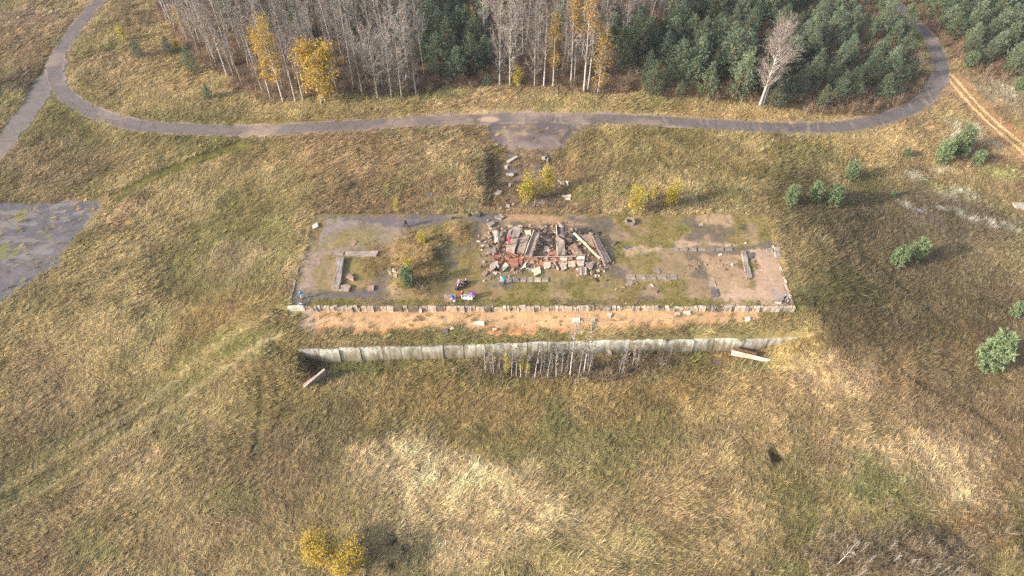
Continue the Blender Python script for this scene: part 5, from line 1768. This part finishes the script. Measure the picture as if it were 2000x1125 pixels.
def trough(label, c, th, rib, mat):
    """plate with two upstanding ribs, like a channel slab"""
    c = [np.asarray(p, float) for p in c]
    base = sum(c) / 4 - np.array([0, 0, 0.6])
    e = empty('channel_slab', base); tag(e, label, 'slab')
    nrm = unit(np.cross(c[1] - c[0], c[3] - c[0]))
    if nrm[2] < 0: nrm = -nrm
    V, F = rough_prism(c, th, 0.04, 5, 41, 0.01)
    mesh_obj('plate', [v - base for v in V], F, M[mat], e)
    ax = unit(c[1] - c[0])
    for (p, q, s) in ((c[0], c[3], 1), (c[1], c[2], -1)):
        w = ax * s * 0.16
        V, F = rough_prism([p + nrm * rib, p + w + nrm * rib, q + w + nrm * rib * .8, q + nrm * rib * .8], rib + 0.03, 0.05, 5, 43, 0.02)
        mesh_obj('rib', [v - base for v in V], F, M['conc_l' if s == 1 else mat], e)


trough('long channel slab with raised ribs at the right of the roof slabs', A_([(1052, 195, 1.7), (1180, 235, 1.7), (1020, 680, .95), (882, 645, .95)]), .2, .38, 'conc')
trough('dark hollow channel slab standing up at the back of the heap', B_([(248, 95, 2.1), (398, 150, 2.1), (408, 330, 1.5), (256, 262, 1.5)]), .2, .5, 'conc_d')


def beam(name, label, p, q, w, h, mat, cat='beam', group=None):
    p = np.asarray(p, float); q = np.asarray(q, float)
    d = unit(q - p); s = unit(np.cross(d, (0, 0, 1)))
    slab(name, label, [p + s * w / 2, q + s * w / 2, q - s * w / 2, p - s * w / 2], h, mat, cat, group, jit=0.02, n=4)


b1 = lambda x, y, z: P(1060 + x / 9.373, 430 + y / 9.373, z)
a1 = lambda x, y, z: P(930 + x / 9.37, 430 + y / 9.37, z)
beam('concrete_beam', 'long pale beam slanting across the right of the heap', b1(568, 225, 1.75), b1(1045, 690, .9), .26, .2, 'cream')
for k in range(8):
    beam('plank', ('innermost', 'second', 'third', 'fourth', 'fifth', 'sixth', 'seventh', 'outermost')[k] + ' of the long grey planks stacked at the right side of the heap',
         b1(880 + 19 * k, 232 + 13 * k, 1.5 - .06 * k), b1(1130 + 17 * k, 800 - 7 * k, .75 - .03 * k), .16, .12, ('conc_b', 'conc', 'conc_d')[k % 3], 'plank')
for k in range(5):
    beam('plank', ('leftmost', 'second', 'middle', 'fourth', 'rightmost')[k] + ' of the short stacked planks at the front right of the heap', b1(668 + 29 * k, 862, .72), b1(672 + 30 * k, 1005, .42), .22, .14, ('conc', 'conc_l', 'conc_d')[k % 3], 'plank')
for k, (p, q, m_) in enumerate((((310, 195, 1.2), (350, 420, .8), 'conc_l'), ((345, 190, 1.3), (372, 400, .9), 'white'), ((375, 185, 1.3), (392, 400, .9), 'conc_l'), ((405, 200, 1.2), (408, 420, .8), 'conc'))):
    beam('plank', ('first', 'second', 'third', 'fourth')[k] + ' from the left of the pale boards standing at the left of the heap', a1(*p), a1(*q), .2, .12, m_, 'plank')
beam('steel_rail', 'thin pale rail lying across the front of the heap', a1(1020, 668, .95), b1(610, 655, .95), .09, .09, 'conc_l', 'rail')
beam('steel_rail', 'thin upright pale rail along the left side of the dark trough', b1(246, 80, 2.75), b1(268, 655, .95), .08, .08, 'cream', 'rail')
beam('steel_rail', 'short pale post at the back right of the heap', b1(540, 150, 1.9), b1(540, 215, 1.3), .1, .1, 'cream', 'rail')
beam('steel_rail', 'thin wire like rail on the ground at the left of the heap', a1(430, 330, .6), a1(430, 740, .5), .06, .06, 'conc_b', 'rail')
# row of paving slabs in front of the heap
pv = empty('paving_strip', P(1020, 546, 0)); tag(pv, 'row of grey paving slabs in the grass in front of the rubble heap', 'paving')
for k in range(7):
    x0 = 972 + 14.2 * k
    slab('paving_stone', None, [P(x0 + .4, 541.5, .22), P(x0 + 13.6, 541.5, .22), P(x0 + 13.6, 550, .22), P(x0 + .4, 550, .22)], .15, 'conc' if k != 5 else 'conc_l', parent=pv, n=3)

# small debris: uncounted
dv = []; df = []; dc = []
r = np.random.default_rng(55)
pal = [S(176, 156, 138), S(132, 116, 102), S(146, 112, 92), S(112, 96, 84), S(186, 170, 152), S(92, 80, 72), S(150, 128, 104), S(126, 106, 84)]
heap_poly = to_xy([(945, 445), (985, 440), (1080, 436), (1150, 448), (1190, 490), (1196, 515), (1160, 540), (1120, 522), (1050, 524), (970, 530), (950, 515), (940, 480)], 0.5)
hp = np.array(heap_poly)
cnt = 0
spots = []
while cnt < 1300:
    q = (r.uniform(hp[:, 0].min() - 1.5, hp[:, 0].max() + 1.5), r.uniform(hp[:, 1].min() - 1.2, hp[:, 1].max() + 1.5))
    sd = poly_sd(np.array([q[0]]), np.array([q[1]]), heap_poly)[0]
    if sd < -0.2 and r.random() > math.exp(sd * 2.0) * 0.25: continue
    cnt += 1
    s = abs(r.normal(0, 0.085)) + 0.035
    spots.append((q[0], q[1], s, min(0.35, max(0, sd) * 0.25) * r.random()))
for (a, b, n_, sp) in ((1100, 372, 40, 12), (1000, 300, 20, 30), (1000, 400, 30, 40), (770, 530, 30, 8), (1200, 609, 12, 200), (900, 609, 8, 160), (1400, 520, 60, 90), (1250, 560, 40, 80), (960, 540, 20, 25), (1540, 590, 20, 14)):
    for _ in range(n_):
        g = P(a + r.normal(0, sp * .6), b + r.normal(0, min(8, sp * .3)), 0); s = abs(r.normal(0, 0.06)) + 0.04
        spots.append((g[0], g[1], s, 0))
for (qx, qy, s, up_) in spots:
    z = H1(qx, qy) + 0.04 + up_
    rot = np.array(Quaternion(Vector(r.normal(0, 1, 3)), r.uniform(-.6, .6)).to_matrix()) @ np.array(Matrix.Rotation(r.uniform(0, 6.28), 3, 'Z'))
    h_ = np.array([s * r.uniform(.6, 1.8), s * r.uniform(.5, 1.1), s * r.uniform(.25, .7)])
    m_ = MB(); m_.box((qx, qy, z + h_[2] * .5), h_, rot)
    i = len(dv)
    dv += [v + r.normal(0, s * .12, 3) for v in m_.V]; df += [tuple(i + q for q in f) for f in m_.F]
    rd_ = poly_sd(np.array([qx]), np.array([qy]), _fl[16][0])[0] > 0
    c = pal[2] if rd_ and r.random() < .35 else pal[r.integers(len(pal))]
    dc += [c * r.uniform(.6, 1.0)] * 8
o = bpy.data.objects.new('rubble', bulk_mesh('rubble', np.array(dv), np.array(df), M['floor'], {'gcol': np.array(dc)}, False))
COL.objects.link(o)
tag(o, 'loose crumbled brick and concrete debris of the collapsed building', 'rubble', kind='stuff')

# ------------------------------------------------------------------ people
def flat(name, rgb, rough=0.8):
    return mat_simple(name, S(*rgb, 0.95), 0.12, 6.0, rough, 0.1)


SKIN = flat('skin', (214, 168, 142)); DARKC = flat('black_cloth', (36, 34, 40)); HAIRB = flat('brown_hair', (70, 50, 38))


def skin_mesh(name, verts, edges, radii, mat, parent, root=0, sub=1):
    me = bpy.data.meshes.new(name)
    me.from_pydata([tuple(v) for v in verts], edges, [])
    me.materials.append(mat)
    o = bpy.data.objects.new(name, me)
    COL.objects.link(o)
    o.parent = parent
    md = o.modifiers.new('skin', 'SKIN'); md.use_smooth_shade = True
    for i, q in enumerate(radii):
        sv = me.skin_vertices[0].data[i]
        sv.radius = (q, q) if not isinstance(q, tuple) else q
        sv.use_root = i == root
    s = o.modifiers.new('subsurf', 'SUBSURF'); s.levels = sub; s.render_levels = sub
    return o


POSES = {}


def base_pose():
    return dict(pel=(0, 0, .93), spi=(0, 0, 1.13), che=(0, .01, 1.32), nec=(0, .02, 1.47), hd=(0, .05, 1.57), ht=(0, .05, 1.68),
                shl=(-.18, 0, 1.40), ell=(-.25, -.02, 1.13), wrl=(-.25, .10, .90), shr=(.18, 0, 1.40), elr=(.25, -.02, 1.13), wrr=(.25, .10, .90),
                hil=(-.10, 0, .89), knl=(-.11, .03, .49), anl=(-.11, -.02, .09), tol=(-.12, .16, .04),
                hir=(.10, 0, .89), knr=(.11, .03, .49), anr=(.11, -.02, .09), tor=(.12, .16, .04))


def pose(**kw):
    p = base_pose(); p.update(kw); return p


POSES['stand'] = pose()
POSES['walk'] = pose(knl=(-.10, .22, .53), anl=(-.10, .30, .10), tol=(-.11, .47, .07), knr=(.10, -.04, .50), anr=(.10, -.34, .16), tor=(.11, -.22, .04),
                     ell=(-.24, -.12, 1.14), wrl=(-.24, -.16, .90), elr=(.24, .10, 1.14), wrr=(.22, .28, .97))
POSES['bend'] = pose(pel=(0, -.12, .90), spi=(0, .02, 1.08), che=(0, .20, 1.20), nec=(0, .34, 1.27), hd=(0, .44, 1.30), ht=(0, .52, 1.36), shl=(-.18, .26, 1.23), shr=(.18, .26, 1.23),
                     ell=(-.22, .36, .98), wrl=(-.16, .52, .82), elr=(.22, .36, .98), wrr=(.16, .52, .82), hil=(-.10, -.12, .86), hir=(.10, -.12, .86), knl=(-.11, .02, .47), knr=(.11, .02, .47))
_seat = dict(pel=(0, -.05, .30), spi=(0, .02, .49), che=(0, .12, .66), nec=(0, .18, .80), hd=(0, .22, .89), ht=(0, .22, 1.00), shl=(-.18, .13, .74), shr=(.18, .13, .74),
             ell=(-.27, .20, .50), wrl=(-.16, .42, .48), elr=(.27, .20, .50), wrr=(.16, .42, .48), hil=(-.11, -.03, .28), hir=(.11, -.03, .28), knl=(-.18, .36, .52), knr=(.18, .36, .52),
             anl=(-.14, .40, .09), anr=(.14, .40, .09), tol=(-.15, .58, .04), tor=(.15, .58, .04))
POSES['sit'] = pose(**_seat)
POSES['crouch'] = pose(**dict(_seat, pel=(0, -.12, .36), hil=(-.11, -.10, .34), hir=(.11, -.10, .34), anl=(-.13, .06, .10), anr=(.13, .06, .10), tol=(-.14, .24, .04), tor=(.14, .24, .04), knl=(-.2, .3, .45), knr=(.2, .3, .45)))


def person(label, loc, yaw, ps, top, legs, hair=HAIRB, hat=None, scale=1.0):
    p = {k: np.array(v, float) for k, v in POSES[ps].items()}
    e = empty('person', loc, yaw); e.scale = (scale,) * 3
    tag(e, label, 'person')
    V = []; E = []; Rr = []

    def add(v, r_, par=None):
        V.append(v); Rr.append(r_)
        if par is not None: E.append((par, len(V) - 1))
        return len(V) - 1
    pel = add(p['pel'], (.13, .10)); spi = add(p['spi'], (.12, .09), pel); che = add(p['che'], (.14, .10), spi); nec = add(p['nec'], .052, che)
    fwd = np.array([0, 1.0, 0])
    hd = add(p['hd'], (.075, .09), nec); add(p['ht'], (.065, .08), hd); add(p['hd'] + fwd * .105, .016, hd)
    for s in 'lr':
        sh = add(p['sh' + s], .055, che); el = add(p['el' + s], .042, sh); wr = add(p['wr' + s], .03, el)
        d = unit(p['wr' + s] - p['el' + s]); side = unit(np.cross(d, (0, .3, 1.0)))
        palm = add(p['wr' + s] + d * .075, (.035, .02), wr)
        for f, (of, ln) in enumerate(((-.033, .07), (-.011, .082), (.011, .08), (.033, .062))):
            k1 = add(p['wr' + s] + d * (.10 + ln * .5) + side * of, .0095, palm)
            add(p['wr' + s] + d * (.09 + ln * .9) + side * of * .9 + np.array([0, 0, -.02]), .008, k1)
        t1 = add(p['wr' + s] + d * .05 + side * (.055 if s == 'l' else -.055), .010, palm)
        add(p['wr' + s] + d * .095 + side * (.062 if s == 'l' else -.062), .008, t1)
        hi = add(p['hi' + s], .09, pel); kn = add(p['kn' + s], .06, hi); an = add(p['an' + s], .042, kn); add(p['to' + s], .035, an)
    body = skin_mesh('body', V, E, Rr, SKIN, e)
    jv = [p['pel'] + (p['pel'] - p['spi']) * .15, p['spi'], p['che'], p['nec'] - (p['nec'] - p['che']) * .25, p['shl'], p['ell'], p['wrl'], p['shr'], p['elr'], p['wrr']]
    skin_mesh('jacket', jv, [(0, 1), (1, 2), (2, 3), (2, 4), (4, 5), (5, 6), (2, 7), (7, 8), (8, 9)], [(.18, .15), (.17, .14), (.18, .145), (.085, .085), .085, .07, .052, .085, .07, .052], top, e)
    tv = [p['pel'], p['hil'], p['knl'], p['anl'], p['hir'], p['knr'], p['anr']]
    skin_mesh('trousers', tv, [(0, 1), (1, 2), (2, 3), (0, 4), (4, 5), (5, 6)], [(.16, .13), .11, .082, .06, .11, .082, .06], legs, e)
    for s in 'lr':
        skin_mesh('shoe', [p['an' + s] + (0, -.05, -.03), p['an' + s] * .4 + p['to' + s] * .6, p['to' + s] + fwd * .04], [(0, 1), (1, 2)], [.05, .052, .04], DARKC, e)
    hv = [p['hd'] + (0, -.055, -.01), p['hd'] + (0, -.045, .08), p['ht'] + (0, .0, .035), p['ht'] + (0, .045, .01)]
    skin_mesh('hat' if hat else 'hair', hv, [(0, 1), (1, 2), (2, 3)], [.07, .085, .085, .06], hat or hair, e)
    for sx_ in (-.03, .03):
        m_ = MB(); m_.box(p['hd'] + np.array([sx_, .088, .02]), (.012, .008, .008)); m_.obj('eye', DARKC, body)
    return e


C_BLUE = flat('blue_jacket', (44, 128, 196)); C_SKY = flat('sky_blue_jacket', (60, 176, 226)); C_PINK = flat('pink_jacket', (226, 84, 160)); C_RED = flat('red_jacket', (222, 52, 84))
C_CORAL = flat('coral_jacket', (232, 60, 92)); C_PURP = flat('purple_jacket', (142, 88, 180)); C_BEIGE = flat('beige_trousers', (214, 190, 152)); C_GREY = flat('grey_cloth', (120, 116, 120))
C_WHITE = flat('white_cloth', (236, 230, 224)); C_TEAL = flat('dark_teal_jacket', (70, 96, 112)); C_LPINK = flat('pale_pink_hat', (240, 196, 206)); C_NAVY = flat('navy_cloth', (44, 50, 92)); C_DPURP = flat('dark_purple_jacket', (58, 40, 72))


def on(px, py, dz=0.0):
    g = G(px, py); return (g[0], g[1], g[2] + dz)


person('person in a bright blue jacket and pale trousers standing at the left asphalt corner', on(591, 584, .05), 0.6, 'stand', C_BLUE, C_BEIGE)
person('person dressed in black walking on the asphalt at the back left', on(793, 443, .05), -1.5, 'walk', DARKC, DARKC)
person('person in a coral red suit climbing on the long roof slab', P(994, 478, 1.15), 0.2, 'bend', C_CORAL, C_CORAL)
person('person in black crouching beside the pale block at the front of the heap', P(970, 530, .45), 1.0, 'crouch', DARKC, DARKC)
person('person in a sky blue and white jacket bending over the paving slabs', on(985, 556, .05), 1.2, 'bend', C_SKY, C_NAVY, hat=C_WHITE)
person('person in a pink jacket sitting in the picnic group', on(895, 558, .02), -0.8, 'sit', C_PINK, DARKC, hat=C_LPINK)
person('person in dark grey sitting between the pink and the dark dressed ones', on(905, 558, .02), 2.6, 'sit', flat('slate_jacket', (62, 74, 90)), DARKC)
person('dark purple jacketed person with a pale pink hat behind the picnic group', on(911, 553, .02), 2.9, 'sit', C_DPURP, DARKC, hat=C_LPINK)
person('person in a crimson jacket and beige trousers standing in the picnic group', on(904, 584, .02), 0.7, 'stand', C_RED, C_BEIGE, scale=1.05)
person('person in a purple jacket bending over the picnic table', on(926, 584, .02), 1.45, 'bend', C_PURP, C_GREY, scale=1.02)
person('person in dark clothes with a white cap crouching left in the picnic group', on(893, 567, .02), -0.6, 'crouch', flat('dark_grey_jacket', (56, 52, 56)), DARKC, hat=C_WHITE)
person('person in dark teal clothes standing at the front right corner of the platform', on(1528, 590, .05), -2.6, 'stand', C_TEAL, flat('dark_trousers', (44, 48, 58)))

# picnic table with cloth and dishes
g = on(914, 584)
tb = empty('picnic_table', g, -0.05); tag(tb, 'low folding picnic table with a pale blue cloth', 'table')
b_ = MB(); b_.box((0, 0, .48), (.62, .34, .02)); b_.obj('table_top', C_GREY, tb)
b_ = MB(); b_.box((0, 0, .51), (.66, .38, .008)); b_.box((0, -.385, .43), (.66, .008, .085)); b_.obj('tablecloth', flat('pale_blue_cloth', (196, 214, 232)), tb)
for sx_ in (-.55, .55):
    for sy_ in (-.28, .28):
        b_ = MB(); b_.tube([np.array([sx_, sy_, -.03]), np.array([sx_, sy_, .46])], [.018, .018], 6); b_.obj('leg', C_GREY, tb)


def bowl(name, label, loc, r_, h_, mat, cat):
    m_ = MB(); prof = [(r_ * .55, 0), (r_ * .8, h_ * .4), (r_, h_), (r_ * .94, h_), (r_ * .7, h_ * .35), (.01, h_ * .15)]
    n = 12
    for (a, z) in prof:
        for q in range(n):
            t = 6.283 * q / n; m_.V.append(np.array([a * math.cos(t), a * math.sin(t), z]))
    for k in range(len(prof) - 1):
        for q in range(n):
            a = k * n + q; b2 = k * n + (q + 1) % n
            m_.F.append((a, b2, b2 + n, a + n))
    m_.F.append(tuple(range(n))[::-1])
    o = m_.obj(name, mat, None, True); o.location = loc
    return tag(o, label, cat)


bowl('bowl', 'white bowl at the left end of the picnic table', (g[0] - .35, g[1] + .05, g[2] + .52), .16, .12, C_WHITE, 'bowl')
bowl('bowl', 'white bowl in the middle of the picnic table', (g[0] + .05, g[1] - .12, g[2] + .52), .15, .12, C_WHITE, 'bowl')
bowl('bowl', 'white bowl at the right end of the picnic table', (g[0] + .40, g[1] + .02, g[2] + .52), .17, .13, C_WHITE, 'bowl')
bk_ = G(587, 599)
bowl('bucket', 'white bucket standing on the asphalt at the front left corner', (bk_[0], bk_[1], bk_[2] + .03), .24, .5, C_WHITE, 'bucket')


def bag(label, loc, rz, mat, mat2, s=1.0):
    e = empty('backpack', loc, rz); e.scale = (s,) * 3; tag(e, label, 'backpack')
    pack = skin_mesh('pack', [(0, 0, .12), (0, 0, .36), (0, .02, .58)], [(0, 1), (1, 2)], [(.22, .16), (.24, .18), (.15, .12)], mat, e, sub=2)
    skin_mesh('pocket', [(0, .16, .16), (0, .17, .34)], [(0, 1)], [(.15, .07), (.13, .06)], mat2, pack, sub=1)
    for sx_ in (-.1, .1):
        m_ = MB(); m_.tube([np.array([sx_, -.14, .55]), np.array([sx_, -.24, .38]), np.array([sx_, -.17, .12])], [.02, .02, .02], 5); m_.obj('strap', DARKC, e)


gl = G(880, 583)
slab('picnic_blanket', 'greyish pink blanket spread at the left of the picnic group', [(gl[0] - .9, gl[1] + .75, gl[2] + .10), (gl[0] + .7, gl[1] + .7, gl[2] + .10), (gl[0] + .75, gl[1] - .75, gl[2] + .10), (gl[0] - .95, gl[1] - .7, gl[2] + .10)], .05, 'conc_b', 'blanket')
gb = G(884, 585)
bag('royal blue backpack on the blanket left of the picnic group', (gb[0], gb[1], gb[2] + .1), 2.6, flat('royal_blue_cloth', (34, 70, 176)), C_WHITE, 1.25)
gb = G(886, 587)
bag('white and pale pink bag in front of the royal blue backpack', (gb[0] + .15, gb[1] - .35, gb[2] + .08), 1.0, C_WHITE, C_LPINK, .75)
gb = G(941, 524)
bag('dark blue and pale grey backpack at the left of the rubble heap', (gb[0], gb[1], gb[2] + .03), .4, C_NAVY, C_GREY, 1.0)

# ------------------------------------------------------------------ thin autumn haze
hz = MB(); hz.box((0, 900, 34.0), (1480, 1480, 44.0))
vm = bpy.data.materials.new('haze'); vm.use_nodes = True
nt = vm.node_tree
nt.nodes.remove(nt.nodes['Principled BSDF'])
pvn = nd(nt, 'ShaderNodeVolumePrincipled')
pvn.inputs['Color'].default_value = (0.92, 0.94, 0.97, 1)
pvn.inputs['Density'].default_value = 0.0002
pvn.inputs['Anisotropy'].default_value = 0.2
nt.links.new(pvn.outputs[0], nt.nodes['Material Output'].inputs['Volume'])
ho = hz.obj('haze', vm)
tag(ho, 'thin pale autumn haze over the whole landscape', 'haze', kind='stuff')
